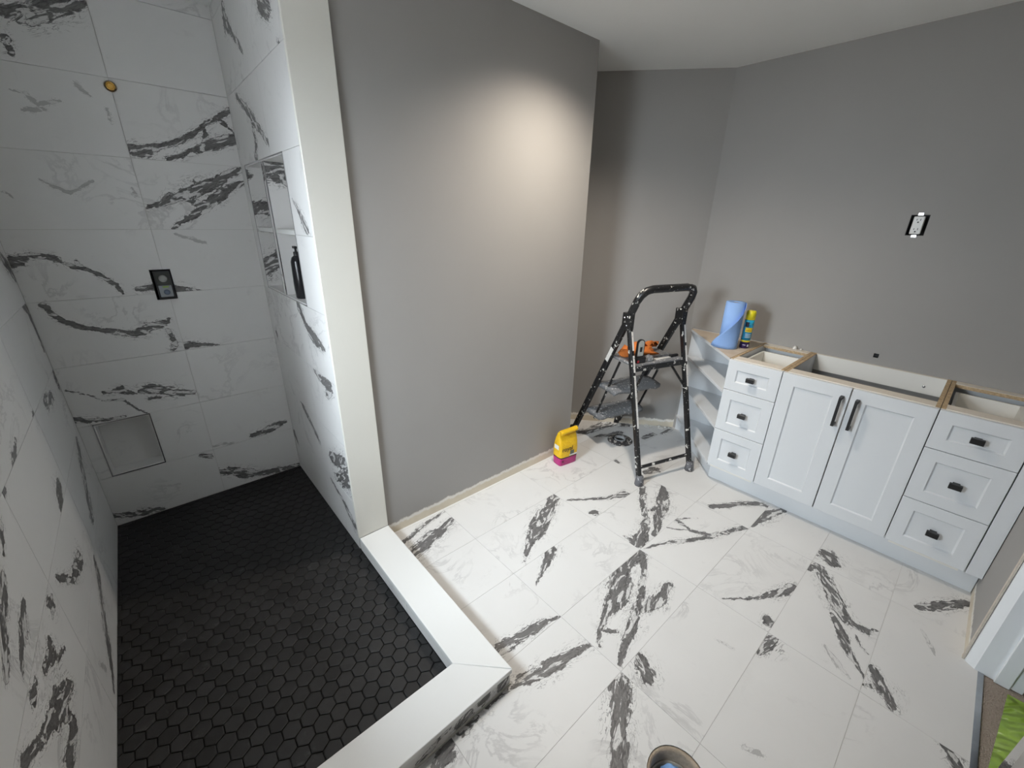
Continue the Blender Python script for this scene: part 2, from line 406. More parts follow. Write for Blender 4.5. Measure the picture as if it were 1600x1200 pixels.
VEINS = {
 'floor': [
  (1, [(.72,1.627,.0117),(.854,1.672,.0126),(1.014,1.698,.0091)]),
  (1, [(.717,1.509,.0293),(.815,1.553,.0429),(.918,1.579,.0248),(1.005,1.613,.0174)]),
  (1, [(.773,1.564,.0116),(.894,1.573,.0082)]),
  (1, [(1.609,1.394,.0249),(1.423,1.304,.0402),(1.271,1.23,.0325),(1.189,1.183,.0153),(1.096,1.117,.0071)]),
  (1, [(1.273,1.101,.0267),(1.163,1.039,.0141),(1.048,.987,.0032)]),
  (1, [(1.629,1.313,.0049),(1.839,1.169,.0148),(1.956,1.121,.0202)]),
  (1, [(1.647,1.152,.0091),(1.669,1.133,.0228)]),
  (1, [(2.103,1.092,.0158),(1.963,1.009,.0145),(1.86,.922,.0224),(1.747,.867,.0209),(1.661,.832,.0357)]),
  (1, [(2.226,1.025,.0054),(2.136,.97,.0254),(2.025,.918,.0381),(1.926,.881,.0226),(1.826,.833,.0127),(1.765,.813,.0123)]),
  (1, [(2.014,.911,.0237),(1.918,.946,.0093)]),
  (1, [(1.635,.91,.0041),(1.638,.864,.0159),(1.649,.824,.0275)]),
  (1, [(1.974,.805,.0134),(2.083,.727,.0045)]),
  (1, [(1.968,.782,.0088),(1.948,.704,.0084),(1.992,.609,.0205)]),
  (1, [(1.871,.802,.0043),(1.944,.714,.0063)]),
  (1, [(1.635,.8,.0039),(1.791,.723,.0119),(1.995,.606,.0164),(2.225,.511,.0172)]),
  (1, [(2.249,.497,.0087),(2.391,.49,.0365),(2.48,.459,.0233),(2.535,.436,.0188)]),
  (1, [(2.243,.712,.019),(2.38,.635,.0145),(2.5,.55,.0146),(2.511,.486,.0191),(2.535,.436,.0141)]),
  (1, [(1.612,.797,.0305),(1.445,.779,.0316),(1.292,.711,.044),(1.16,.679,.0144),(1.08,.647,.0136),(1.035,.607,.0052)]),
  (1, [(1.606,.79,.019),(1.479,.694,.0102),(1.346,.63,.0154),(1.225,.58,.0253),(1.107,.552,.013),(1.034,.521,.0073)]),
  (1, [(1.523,.598,.0132),(1.405,.571,.0277),(1.308,.59,.0148)]),
  (1, [(1.147,.608,.0082),(1.101,.648,.0082)]),
  (1, [(1.112,.48,.0199),(1.092,.44,.0334),(1.066,.419,.0209)]),
  (1, [(1.01,.479,.0164),(.948,.453,.0287),(.872,.412,.0306),(.81,.368,.0265),(.762,.332,.0231)]),
  (1, [(.94,.489,.0113),(.966,.487,.0114)]),
  (1, [(.729,.865,.0204),(.786,.855,.0184),(.852,.842,.0216),(.938,.825,.014),(1.015,.806,.0086)]),
  (1, [(.717,.722,.0208),(.797,.686,.026),(.869,.672,.022),(.964,.657,.0179),(1.027,.635,.0131)]),
  (1, [(.561,.731,.0063),(.648,.731,.0067),(.715,.72,.0115)]),
  (1, [(.402,.727,.0207),(.349,.699,.0142),(.4,.688,.011)]),
  (1, [(.518,.729,.0123),(.456,.733,.0157)]),
  (1, [(1.632,.395,.0031),(1.777,.281,.0094),(1.896,.22,.0226),(1.956,.206,.0165)]),
  (1, [(1.679,.228,.0116),(1.661,.208,.0199)]),
  (1, [(1.61,.176,.019),(1.553,.178,.0289),(1.485,.187,.0076)]),
  (1, [(2.324,.183,.0231),(2.302,.145,.0374),(2.271,.116,.0218)]),
  (1, [(2.194,.17,.0217),(2.107,.112,.0303),(2.008,.057,.0343),(1.931,.005,.0233),(1.93,-.06,.014),(1.967,-.092,.0056)]),
  (1, [(1.918,.048,.0089),(1.829,-.012,.0136),(1.753,-.052,.0102),(1.673,-.111,.0047)]),
  (1, [(1.879,-.036,.0055),(1.813,-.094,.0026)]),
  (1, [(2.141,.194,.0107),(2.172,.183,.018)]),
  (1, [(1.757,-.115,.0122),(1.7,-.149,.0278),(1.645,-.188,.0152)]),
  (1, [(1.655,-.11,.0092),(1.669,-.123,.0116)]),
  (1, [(2.252,-.198,.0122),(2.336,-.248,.0216),(2.396,-.295,.0155),(2.459,-.336,.0188)]),
  (1, [(1.615,-.325,.0116),(1.59,-.349,.0167),(1.57,-.365,.0163)]),
  (1, [(2.362,1.83,.0296),(2.539,1.784,.0383),(2.706,1.766,.0399),(2.826,1.793,.0415)]),
  (1, [(2.394,1.721,.0144),(2.493,1.654,.0218),(2.599,1.621,.0222)]),
  (1, [(2.729,1.687,.0235),(2.773,1.636,.0156)]),
  (1, [(2.663,1.447,.0143),(2.805,1.438,.0222)]),
  (1, [(2.855,1.411,.0298),(2.952,1.388,.0228)]),
  (1, [(2.273,1.175,.023),(2.348,1.153,.0293)]),
  (1, [(2.237,1.425,.0125),(2.226,1.369,.0122)]),
  (0.4, [(2.115,-.219,.0042),(2.049,-.254,.0079),(2.008,-.271,.0051)]),
  (0.4, [(1.414,.325,.0053),(1.429,.276,.0052)]),
  (0.4, [(1.719,.028,.0053),(1.669,-.029,.0098),(1.641,-.075,.0047)]),
  (0.4, [(1.115,.105,.0057),(1.135,.055,.0074)]),
 ],
 'back': [
  (1, [(-.155,2.253,.0232),(-.074,2.255,.0281),(.029,2.315,.0273),(.1,2.346,.01)]),
  (1, [(-.17,2.167,.0164),(-.169,2.12,.0111)]),
  (1, [(.107,1.828,.0213),(.138,1.821,.0265),(.205,1.846,.0148),(.306,1.876,.0129),(.367,1.928,.0157),(.471,1.995,.0108),(.541,2.041,.011)]),
  (1, [(.233,1.794,.0102),(.335,1.836,.0132),(.398,1.87,.0161),(.464,1.897,.0193),(.536,1.916,.0198)]),
  (1, [(.398,1.87,.0135),(.401,1.932,.0132)]),
  (1, [(.482,1.983,.0081),(.531,1.949,.0084)]),
  (1, [(.105,1.577,.0051),(.162,1.609,.013),(.231,1.649,.0212),(.314,1.679,.03),(.384,1.703,.0224),(.46,1.743,.0143),(.543,1.778,.0118)]),
  (1, [(.179,1.493,.0054),(.273,1.549,.0139),(.352,1.611,.0198),(.416,1.658,.023),(.478,1.694,.0146),(.534,1.715,.0119)]),
  (1, [(.266,1.636,.0108),(.316,1.603,.0167)]),
  (0.4, [(-.206,1.991,.0025),(-.164,1.992,.0058),(-.144,1.952,.008),(-.07,1.979,.0062)]),
  (0.4, [(-.197,1.933,.0058),(-.13,1.939,.0081)]),
  (0.4, [(-.211,1.683,.0042),(-.174,1.661,.0086),(-.132,1.639,.0089),(-.051,1.686,.0046)]),
  (0.4, [(.069,1.974,.0044),(.072,1.927,.0068)]),
  (0.4, [(.068,1.667,.0049),(.07,1.641,.0074)]),
  (0.4, [(-.323,1.629,.006),(-.307,1.606,.0025)]),
  (1, [(-.382,1.36,.017),(-.325,1.383,.013),(-.26,1.367,.0113),(-.194,1.329,.0118),(-.14,1.297,.0098),(-.088,1.241,.0102),(-.075,1.204,.0078)]),
  (1, [(-.193,1.351,.0071),(-.182,1.328,.0071)]),
  (1, [(-.014,1.217,.0106),(.061,1.226,.0165)]),
  (1, [(.126,1.211,.0227),(.185,1.206,.0117),(.244,1.191,.003)]),
  (1, [(-.345,1.174,.0092),(-.314,1.122,.0095),(-.271,1.077,.0123),(-.204,1.046,.0102),(-.132,1.019,.0133),(-.077,1.004,.0164),(-.017,1.028,.0224),(.044,1.042,.0143),(.074,1.061,.0058)]),
  (1, [(.054,1.007,.0087),(.072,.936,.0149),(.051,.902,.0089)]),
  (1, [(.106,.906,.0213),(.168,.909,.0187),(.246,.895,.0065)]),
  (1, [(-.254,.743,.0081),(-.197,.738,.0167),(-.159,.714,.0114),(-.137,.702,.0029)]),
  (1, [(-.117,.714,.0174),(-.059,.706,.0239),(.014,.676,.0217),(.083,.647,.0129)]),
  (1, [(-.095,.665,.0119),(-.056,.662,.0091)]),
  (1, [(-.375,.781,.0025),(-.258,.7,.0041),(-.203,.684,.007),(-.12,.581,.003)]),
  (1, [(-.383,.634,.0132),(-.316,.609,.0109),(-.213,.591,.0058)]),
  (1, [(.043,.265,.0104),(.077,.252,.0106)]),
  (1, [(.318,.308,.0152),(.398,.321,.0234),(.492,.34,.008)]),
  (0.4, [(.095,.309,.007),(.219,.286,.0074)]),
  (1, [(.086,.143,.0181),(.168,.113,.0225),(.229,.074,.0271),(.276,.044,.0198),(.346,.029,.0163),(.438,.015,.0169),(.516,.012,.0217)]),
  (1, [(-.385,.068,.0092),(-.324,.032,.0126),(-.246,.021,.0164),(-.193,.007,.0067)]),
  (0.4, [(.191,1.469,.0055),(.299,1.422,.0058)]),
  (0.4, [(-.004,2.052,.0063),(.024,2.012,.0043)]),
 ],
 'niche': [
  (1, [(2.455,2.37,.0242),(2.468,2.326,.0346),(2.372,2.253,.0143),(2.284,2.179,.0093)]),
  (1, [(1.934,2.24,.0287),(1.856,2.196,.0275)]),
  (1, [(1.795,2.102,.0068),(1.783,2.086,.0102)]),
  (1, [(2.532,2.066,.0166),(2.347,1.97,.0257),(2.175,1.861,.0144),(2.032,1.794,.0045)]),
  (1, [(2.351,1.966,.0103),(2.321,1.865,.0157),(2.373,1.807,.0164)]),
  (1, [(1.917,1.624,.0066),(1.836,1.548,.0172),(1.796,1.505,.0171)]),
  (1, [(2.101,1.186,.0282),(2.029,1.088,.0168),(1.922,1.051,.0319),(1.814,1.032,.0151)]),
  (1, [(2.023,.877,.0059),(1.817,.853,.0266),(1.863,.801,.0222)]),
  (1, [(2.552,.722,.0079),(2.295,.538,.0147),(2.129,.441,.014),(2.011,.398,.0133)]),
  (1, [(1.967,.415,.026),(1.775,.476,.0406),(1.786,.373,.042),(1.942,.317,.0264)]),
  (1, [(2.034,.249,.0105),(1.894,.206,.0132),(1.766,.133,.0254)]),
  (1, [(2.701,.258,.0279),(2.66,.21,.0185)]),
  (1, [(2.654,.929,.0158),(2.644,.885,.0119)]),
 ],
 'left': [
  (1, [(2.643,1.379,.0319),(2.712,1.304,.0227)]),
  (1, [(2.567,1.244,.0159),(2.701,1.163,.0177),(2.703,.991,.0125)]),
  (1, [(2.722,.848,.0328),(2.694,.825,.0195)]),
  (1, [(2.48,.839,.0286),(2.342,.852,.0262)]),
  (1, [(2.149,.904,.0317),(2.082,.881,.0131)]),
  (1, [(1.804,.913,.0139),(1.73,.892,.0197),(1.68,.88,.0127)]),
  (1, [(1.541,.886,.0166),(1.51,.884,.0108)]),
  (1, [(2.034,.64,.0184),(1.981,.615,.0358),(1.916,.592,.0129)]),
  (1, [(2.606,.553,.0268),(2.458,.464,.0254),(2.352,.369,.0369),(2.26,.333,.0177)]),
  (1, [(2.056,.279,.0159),(2.011,.231,.0209),(1.805,.13,.0237),(1.695,.076,.0224),(1.588,.033,.0084)]),
  (1, [(1.415,.845,.015),(1.362,.804,.0073)]),
  (1, [(1.3,.783,.0114),(1.182,.734,.0165),(1.096,.672,.0135)]),
  (1, [(1.318,.677,.0099),(1.255,.653,.0188),(1.179,.638,.0153),(1.145,.615,.0042)]),
  (1, [(1.494,.557,.0094),(1.463,.549,.0244),(1.434,.527,.006)]),
  (1, [(1.6,.539,.0138),(1.721,.433,.0159),(1.895,.399,.0274)]),
  (1, [(1.348,.52,.0111),(1.323,.5,.0274),(1.249,.527,.0125)]),
  (1, [(1.328,.476,.0111),(1.403,.441,.0061)]),
  (1, [(1.188,.564,.0092),(1.138,.554,.0131)]),
  (1, [(1.337,.37,.0178),(1.237,.435,.0312),(1.173,.446,.029),(1.092,.486,.0195),(.993,.545,.0185)]),
  (1, [(1.222,.406,.026),(1.236,.336,.0219),(1.124,.343,.0292)]),
  (0.4, [(1.579,.178,.0079),(1.61,.131,.0124)]),
 ],
 'curb': [
  (1, [(.66,.053,.0129),(.637,.029,.0224)]),
  (1, [(.568,.041,.0152),(.541,.037,.021)]),
  (1, [(.487,.023,.0233),(.456,.013,.0229)]),
  (1, [(.416,.048,.0082),(.361,.033,.008),(.303,.01,.0077)]),
 ],
}


def wall_cells(mb, axis, u0, u1, z0, z1, d0, d1, holes):
    """a wall slab (axis = its normal) pieced round rectangular holes"""
    us = sorted({u0, u1, *[h[0] for h in holes], *[h[1] for h in holes]})
    zs = sorted({z0, z1, *[h[2] for h in holes], *[h[3] for h in holes]})
    for i in range(len(us) - 1):
        for j in range(len(zs) - 1):
            cu, cz = (us[i] + us[i + 1]) / 2, (zs[j] + zs[j + 1]) / 2
            if any(h[0] < cu < h[1] and h[2] < cz < h[3] for h in holes): continue
            if axis == 'y': mb.box(us[i], us[i + 1], d0, d1, zs[j], zs[j + 1])
            else: mb.box(d0, d1, us[i], us[i + 1], zs[j], zs[j + 1])
    return mb

# --- shower back wall with the low foot niche
FN = (-0.336, -0.117, 0.288, 0.584)          # foot niche x0, x1, z0, z1
VN = (0.048, 0.130, 1.158, 1.304)            # opening cut for the shower valve
PF, PR = (0.1000, 2.060), 0.0215             # round hole drilled for the shower pipe
PN = (PF[0] - PR, PF[0] + PR, PF[1] - PR, PF[1] + PR)
mb = wall_cells(MB(), 'y', XL - 0.22, XP, -0.12, ZC, YS + 0.006, YS + 0.10, [FN, VN, PN])
mb.box(XL - 0.22, XP, YS + 0.10, YS + 0.16, -0.12, ZC)
wall_back = struct(mb.build('wall_back', M_GROUT), 'marble tiled back wall of the shower')
# --- left wall with the window
WN = (0.80, 1.50, 1.00, 1.88)                # window y0, y1, z0, z1
mb = wall_cells(MB(), 'x', YD - 0.2, YS + 0.006, -0.12, ZC, XL - 0.16, XL - 0.006, [WN])
wall_left = struct(mb.build('wall_left', M_GROUT), 'marble tiled left wall of the shower')
# --- wall with the product niche
NI = (1.952, 2.630, 1.192, 1.790)            # niche y0, y1, z0, z1
mb = wall_cells(MB(), 'x', YP, YS + 0.006, -0.12, ZC, XN + 0.006, XN + 0.10, [NI])
mb.box(XN + 0.10, XP, YP, YS + 0.006, -0.12, ZC)
wall_niche = struct(mb.build('wall_niche', M_GROUT), 'marble tiled shower wall with the product niche')

def strokes_for(surface, u0, u1, w0, w1, to3):
    dark, light = [], []
    for k, st in VEINS.get(surface, []):
        cu = sum(p[0] for p in st) / len(st); cw = sum(p[1] for p in st) / len(st)
        if not (u0 <= cu <= u1 and w0 <= cw <= w1): continue
        for a, b in zip(st, st[1:]):
            (dark if k > 0.7 else light).append((to3(a[0], a[1]), to3(b[0], b[1]), a[2] * 1.12, b[2] * 1.12))
    return dark, light
GENERIC = [marble('marble_tile_%d' % i, seed=3.1 * i) for i in range(3)]
GENERIC_FLOOR = [marble('marble_floor_tile_%d' % i, seed=5.3 * i + 1) for i in range(3)]
tile_meshes = {}
def tile_body(h, c, rect):
    """tile block in its own frame; back-wall tiles are cut round the valve opening and the pipe hole"""
    if rect is None: return MB().box(-h[0], h[0], -h[1], h[1], -h[2], h[2])
    u0, u1, w0, w1 = -h[0], h[0], -h[2], h[2]
    v = (VN[0] - c[0], VN[1] - c[0], VN[2] - c[2], VN[3] - c[2])
    if v[0] < u1 and v[1] > u0 and v[2] < w1 and v[3] > w0:
        mb = MB(); hole = (max(u0, v[0]), min(u1, v[1]), max(w0, v[2]), min(w1, v[3]))
        return wall_cells(mb, 'y', u0, u1, w0, w1, -h[1], h[1], [hole])
    cu, cw = PF[0] - c[0], PF[1] - c[2]
    if w0 < cw < w1 and min(abs(u0 - cu), abs(u1 - cu)) < PR:
        e = u1 if abs(u1 - cu) < abs(u0 - cu) else u0
        hh = math.sqrt(PR ** 2 - (e - cu) ** 2); a0 = math.atan2(hh, e - cu)
        if e == u1:
            arc = [(cu + PR * math.cos(a0 + (2 * PI - 2 * a0) * k / 14), cw + PR * math.sin(a0 + (2 * PI - 2 * a0) * k / 14)) for k in range(15)]
            poly = [(u0, w0), (u1, w0)] + arc[::-1] + [(u1, w1), (u0, w1)]
        else:
            arc = [(cu + PR * math.cos(a0 - 2 * a0 * k / 14), cw + PR * math.sin(a0 - 2 * a0 * k / 14)) for k in range(15)]
            poly = [(u0, w0), (u1, w0), (u1, w1), (u0, w1)] + arc
        mb = MB(); mb.prism(poly, -h[1], h[1])
        mb.v = [(x, -z, y) for x, y, z in mb.v]          # stand the plate up
        return mb
    return MB().box(-h[0], h[0], -h[1], h[1], -h[2], h[2])
def place_tile(parent, surface, rect, box3, to3, name='wall_tile'):
    """box3: (x0,x1,y0,y1,z0,z1) of the tile body"""
    c = Vector(((box3[0] + box3[1]) / 2, (box3[2] + box3[3]) / 2, (box3[4] + box3[5]) / 2))
    h = tuple(round(v, 5) for v in ((box3[1] - box3[0]) / 2, (box3[3] - box3[2]) / 2, (box3[5] - box3[4]) / 2))
    dark, light = strokes_for(surface, *rect, lambda u, w: tuple(Vector(to3(u, w)) - c))
    if dark or light:
        m = marble('marble_tile_print', dark, light, seed=random.uniform(0, 9))
        me = tile_body(h, c, rect if surface == 'back' else None).mesh(name, m)
    elif surface == 'back':
        me = tile_body(h, c, rect).mesh(name, GENERIC[len(parent.children) % 3])
    else:
        if h not in tile_meshes:
            tile_meshes[h] = MB().box(-h[0], h[0], -h[1], h[1], -h[2], h[2]).mesh(name, GENERIC[len(tile_meshes) % 3])
        me = tile_meshes[h]
    return put(name, me, parent, c)

def tile_rects(u0, u1, joints, rows, holes):
    """tile rectangles of a wall, cut round its holes"""
    us = [u0] + [j for j in joints if u0 + .01 < j < u1 - .01] + [u1]
    for i in range(len(us) - 1):
        for j in range(len(rows) - 1):
            r = [(us[i], us[i + 1], rows[j], rows[j + 1])]
            for h in holes:
                nr = []
                for a in r:
                    if a[1] <= h[0] + .005 or a[0] >= h[1] - .005 or a[3] <= h[2] + .005 or a[2] >= h[3] - .005: nr.append(a); continue
                    if a[0] < h[0] - .004: nr.append((a[0], h[0], a[2], a[3]))
                    if a[1] > h[1] + .004: nr.append((h[1], a[1], a[2], a[3]))
                    m0, m1 = max(a[0], h[0]), min(a[1], h[1])
                    if a[2] < h[2] - .004: nr.append((m0, m1, a[2], h[2]))
                    if a[3] > h[3] + .004: nr.append((m0, m1, h[3], a[3]))
                r = nr
            for a in r: yield a
for (u0, u1, z0, z1) in tile_rects(XL, XN, [0.100], ROWS, [FN]):
    place_tile(wall_back, 'back', (u0, u1, z0, z1), (u0 + G, u1 - G, YS, YS + 0.006, z0 + G, z1 - G), lambda u, w: (u, YS, w))
for (u0, u1, z0, z1) in tile_rects(YP + 0.002, YS, [2.122], ROWS, [NI]):
    place_tile(wall_niche, 'niche', (u0, u1, z0, z1), (XN, XN + 0.006, u0 + G, u1 - G, z0 + G, z1 - G), lambda u, w: (XN, u, w))
for (u0, u1, z0, z1) in tile_rects(0.742, YS, [0.92, 1.52, 2.12], ROWS, [WN]):
    place_tile(wall_left, 'left', (u0, u1, z0, z1), (XL - 0.006, XL, u0 + G, u1 - G, z0 + G, z1 - G), lambda u, w: (XL, u, w))
# painted stretch of the left wall beside the camera
MB().box(XL - 0.006, XL, YD, 0.742, 0, ZC).build('paint_panel', M_GREY, wall_left)

# niche linings and their metal edges
NICHE_BACK = marble('niche_back_print', [((0, .05, .05), (0, .30, .08), .03, .045), ((0, .02, -.13), (0, .30, -.20), .05, .03)], [], 2.0)
NICHE_DIV = marble('niche_divider_print', [((-.05, 0, .265), (.05, 0, .265), .05, .05), ((-.05, 0, .23), (.05, 0, .245), .02, .05), ((-.05, 0, -.20), (.03, 0, -.19), .006, .012), ((-.05, 0, -.235), (.0, 0, -.23), .004, .01)], [], 2.6)
NICHE_SIDE = marble('niche_side_print', [((-.05, 0, .095), (.05, 0, .11), .028, .034), ((-.05, 0, .26), (-.01, 0, .255), .03, .004), ((-.05, 0, -.20), (.05, 0, -.13), .05, .04)], [((-.05, 0, .005), (.05, 0, -.01), .012, .012)], 3.3)
def niche_lining(parent, axis, u0, u1, z0, z1, surf, depth, divs_u=(), divs_z=(), seed=0):
    """open box let into a wall; axis 'y': u is x and depth runs to +y; axis 'x': u is y and depth runs to +x"""
    def bx(a0, a1, d0, d1, c0, c1):
        return MB().box(a0, a1, d0, d1, c0, c1) if axis == 'y' else MB().box(d0, d1, a0, a1, c0, c1)
    def add(nm, mat, a0, a1, d0, d1, c0, c1):
        org = ((a0 + a1) / 2, (d0 + d1) / 2, (c0 + c1) / 2) if axis == 'y' else ((d0 + d1) / 2, (a0 + a1) / 2, (c0 + c1) / 2)
        return bx(a0, a1, d0, d1, c0, c1).build(nm, mat, parent, org)
    T = 0.008; s1 = surf + depth
    add('niche_back', NICHE_BACK if axis == 'x' else GENERIC[0], u0, u1, s1 - 0.006, s1, z0, z1)
    for a in (u0, u1 - T): add('niche_side', NICHE_SIDE if (axis == 'x' and a > u0) else GENERIC[1], a, a + T, surf, s1 - 0.006, z0, z1)
    add('niche_sill', GENERIC[2], u0 + T, u1 - T, surf, s1 - 0.006, z0, z0 + T)
    add('niche_head', GENERIC[0], u0 + T, u1 - T, surf, s1 - 0.006, z1 - T, z1)
    for d in divs_u: add('niche_divider', NICHE_DIV, d - 0.02, d + 0.02, surf, s1 - 0.006, z0 + T, z1 - T)
    cuts = [u0 + T] + [x for d in divs_u for x in (d - 0.02, d + 0.02)] + [u1 - T]
    for d in divs_z:
        for k in range(0, len(cuts), 2):
            add('niche_shelf', M_WSTONE, cuts[k], cuts[k + 1], surf + 0.004, s1 - 0.006, d - 0.009, d + 0.009)
    e = 0.005
    for a in (u0 - 0.001, u1 - e + 0.001): add('metal_trim', M_STEEL, a, a + e, surf - 0.002, surf + 0.002, z0, z1)
    for c in (z0 - 0.001, z1 - e + 0.001): add('metal_trim', M_STEEL, u0, u1, surf - 0.002, surf + 0.002, c, c + e)
    for d in divs_u:
        for a in (d - 0.0205, d + 0.0155): add('metal_trim', M_STEEL, a, a + e, surf - 0.002, surf + 0.002, z0 + T, z1 - T)
niche_lining(wall_niche, 'x', NI[0], NI[1], NI[2], NI[3], XN, 0.095, (2.285,), (1.494,), 0)
niche_lining(wall_back, 'y', FN[0], FN[1], FN[2], FN[3], YS, 0.095, seed=1)

# --- thick partition beside the shower, painted grey
mb = MB(); mb.box(XP, XB, YP, YS + 0.16, -0.12, ZC)
wall_partition = struct(mb.build('wall_partition', M_GREY), 'grey painted partition wall beside the shower')
# --- angled wall of the toilet alcove, vanity wall, door wall
dx, dy = DG1[0] - DG0[0], DG1[1] - DG0[1]; L = math.hypot(dx, dy); nx, ny = -dy / L, dx / L
mb = MB(); mb.prism([DG0, DG1, (DG1[0] + nx * .12, DG1[1] + ny * .12), (DG0[0] + nx * .12, DG0[1] + ny * .12 + .1)], -0.12, ZC)
wall_alcove = struct(mb.build('wall_alcove', M_GREY), 'grey angled wall behind the stepladder')
OB = (0.300, 0.372, 1.522, 1.620)            # outlet box opening y0, y1, z0, z1
CH = (0.306, 0.329, 0.874, 0.897)            # small square cable opening
mb = wall_cells(MB(), 'x', YD - 0.14, DG1[1], -0.12, ZC, XR, XR + 0.06, [OB, CH])
mb.box(XR + 0.06, XR + 0.12, YD - 0.14, DG1[1], -0.12, ZC)
wall_right = struct(mb.build('wall_right', M_GREY_PLAIN), 'grey painted wall behind the vanity')
DX0, DX1, DH = 1.235, 2.080, 2.06            # doorway
mb = wall_cells(MB(), 'y', XL - 0.16, XR, -0.12, ZC, YD - 0.14, YD, [(DX0, DX1, -0.12, DH)])
wall_door = struct(mb.build('wall_door', M_GREY), 'grey wall with the doorway beside the vanity')
MB().box(DX1 - 0.004, DX1 + 0.014, YD - 0.002, YD + 0.004, 0.0, DH).build('plaster_edge', plain('crumbly_plaster', (0.66, 0.60, 0.52), 0.9, 0, 0.25, 60, 0.5), wall_door)
# --- ceiling
mb = MB(); mb.box(XL - 0.2, XR + 0.2, YD - 0.2, YS + 0.2, ZC, ZC + 0.1)
ceiling = struct(mb.build('ceiling', M_CEIL), 'flat pale ceiling')

# --- window over the shower
wy, wz = (WN[0] + WN[1]) / 2, (WN[2] + WN[3]) / 2
window = struct(thing('window_1', 'white framed window in the shower side wall', 'window', (XL - 0.08, wy, WN[2])))
del window['category']
fr = MB()
for a, b, c, d in ((WN[0], WN[1], WN[2], WN[2] + .05), (WN[0], WN[1], WN[3] - .05, WN[3]), (WN[0], WN[0] + .05, WN[2] + .05, WN[3] - .05), (WN[1] - .05, WN[1], WN[2] + .05, WN[3] - .05)):
    fr.box(XL - 0.11, XL - 0.05, a, b, c, d)
fr.build('window_frame', M_WHITE_TRIM, window)
tg = NT('window_glass')
tr = tg.n('ShaderNodeBsdfTransparent'); gl = tg.n('ShaderNodeBsdfGlossy'); gl.inputs['Roughness'].default_value = 0.03
mx = tg.n('ShaderNodeMixShader'); mx.inputs[0].default_value = 0.06
tg.link(tr.outputs[0], mx.inputs[1]); tg.link(gl.outputs[0], mx.inputs[2]); tg.link(mx.outputs[0], tg.t.nodes['Material Output'].inputs[0])
MB().box(XL - 0.083, XL - 0.077, WN[0] + .05, WN[1] - .05, WN[2] + .05, WN[3] - .05).build('pane', tg.m, window)

# --- bathroom floor with its tiles
HC, HR = (0.875, 0.200), 0.088               # open drain hole
XJ = [0.420 + 0.597 * k for k in range(-2, 6)]
YJ = [-0.105 + 0.3025 * k for k in range(-1, 11)]
YT = -0.384                                   # threshold edge
slab = MB()
for x0, x1, y0, y1 in ((XL, 0.78, YT, 0.733), (0.97, XR, YT, 0.733), (0.78, 0.97, YT, 0.105), (0.78, 0.97, 0.295, 0.733), (XP - .10, 2.435, 0.733, YP), (2.555, XR, 0.733, YP), (2.435, 2.555, 0.733, 1.485), (2.435, 2.555, 1.605, YP), (XB, XR, YP, 2.5), (XL, XP - .10, 0.733, 0.872)):
    slab.box(x0, x1, y0, y1, -0.12, -0.0016)
slab.box(0.78, 0.97, 0.105, 0.295, -0.12, -0.105); slab.box(2.435, 2.555, 1.485, 1.605, -0.14, -0.12)
TC, TRR = (2.495, 1.545), 0.052              # toilet drain
floor = struct(slab.build('floor', M_FGROUT), 'marble look tiled bathroom floor')
REG = [(XL, XR, YT, 0.733), (XP + 0.004, XR, 0.733, YP), (XB, XR, YP, 2.5)]
def diag_clip(poly):
    return clip_poly(poly, nx, ny, nx * DG0[0] + ny * DG0[1] - 0.002) if poly else poly
for i in range(len(XJ) - 1):
    for j in range(len(YJ) - 1):
        x0, x1, y0, y1 = XJ[i] + GF, XJ[i + 1] - GF, YJ[j] + GF, YJ[j + 1] - GF
        rect = [(x0, y0), (x1, y0), (x1, y1), (x0, y1)]
        polys = []
        for r in REG:
            p = diag_clip(clip_rect(rect, *r))
            if len(p) >= 3: polys.append(p)
        if not polys: continue
        if x0 < HC[0] < x1 and (abs(y1 - HC[1]) < .03 or abs(y0 - HC[1]) < .03):
            lower = abs(y1 - HC[1]) < .03
            ye = y1 if lower else y0
            hh = math.sqrt(HR ** 2 - (ye - HC[1]) ** 2); a0 = math.atan2(ye - HC[1], hh)
            arc = []
            for k in range(15):
                s = k / 14
                a = (a0 - s * (PI + 2 * a0)) if lower else (a0 + s * (PI - 2 * a0))
                arc.append((HC[0] + HR * math.cos(a), HC[1] + HR * math.sin(a)))
            if lower: polys = [[(x0, y0), (x1, y0), (x1, y1)] + arc + [(x0, y1)]]
            else: polys = [[(x0, y0)] + arc[::-1] + [(x1, y0), (x1, y1), (x0, y1)]]
        if x0 < TC[0] < x1 and y0 < TC[1] < y1:      # tile drilled for the toilet drain: two halves of one plate
            ha = [(TC[0] + TRR * math.sin(PI * k / 14), TC[1] + TRR * math.cos(PI * k / 14)) for k in range(15)]
            polys = [[(x0, y0), (TC[0], y0)] + [(2 * TC[0] - a, b) for a, b in ha[::-1]] + [(TC[0], y1), (x0, y1)],
                     [(TC[0], y0), (x1, y0), (x1, y1), (TC[0], y1)] + ha]
        cx, cy = (x0 + x1) / 2, (y0 + y1) / 2
        dark, light = strokes_for('floor', YJ and XJ[i], XJ[i + 1], YJ[j], YJ[j + 1], lambda u, w: (u - cx, w - cy, 0.0))
        m = marble('floor_tile_print', dark, light, seed=random.uniform(0, 9)) if (dark or light) else GENERIC_FLOOR[(i + j) % 3]
        mb = MB()
        for p in polys: mb.prism([(a - cx, b - cy) for a, b in p], -0.0016, 0.0)
        put('floor_tile', mb.mesh('floor_tile', m), floor, (cx, cy, 0.0))

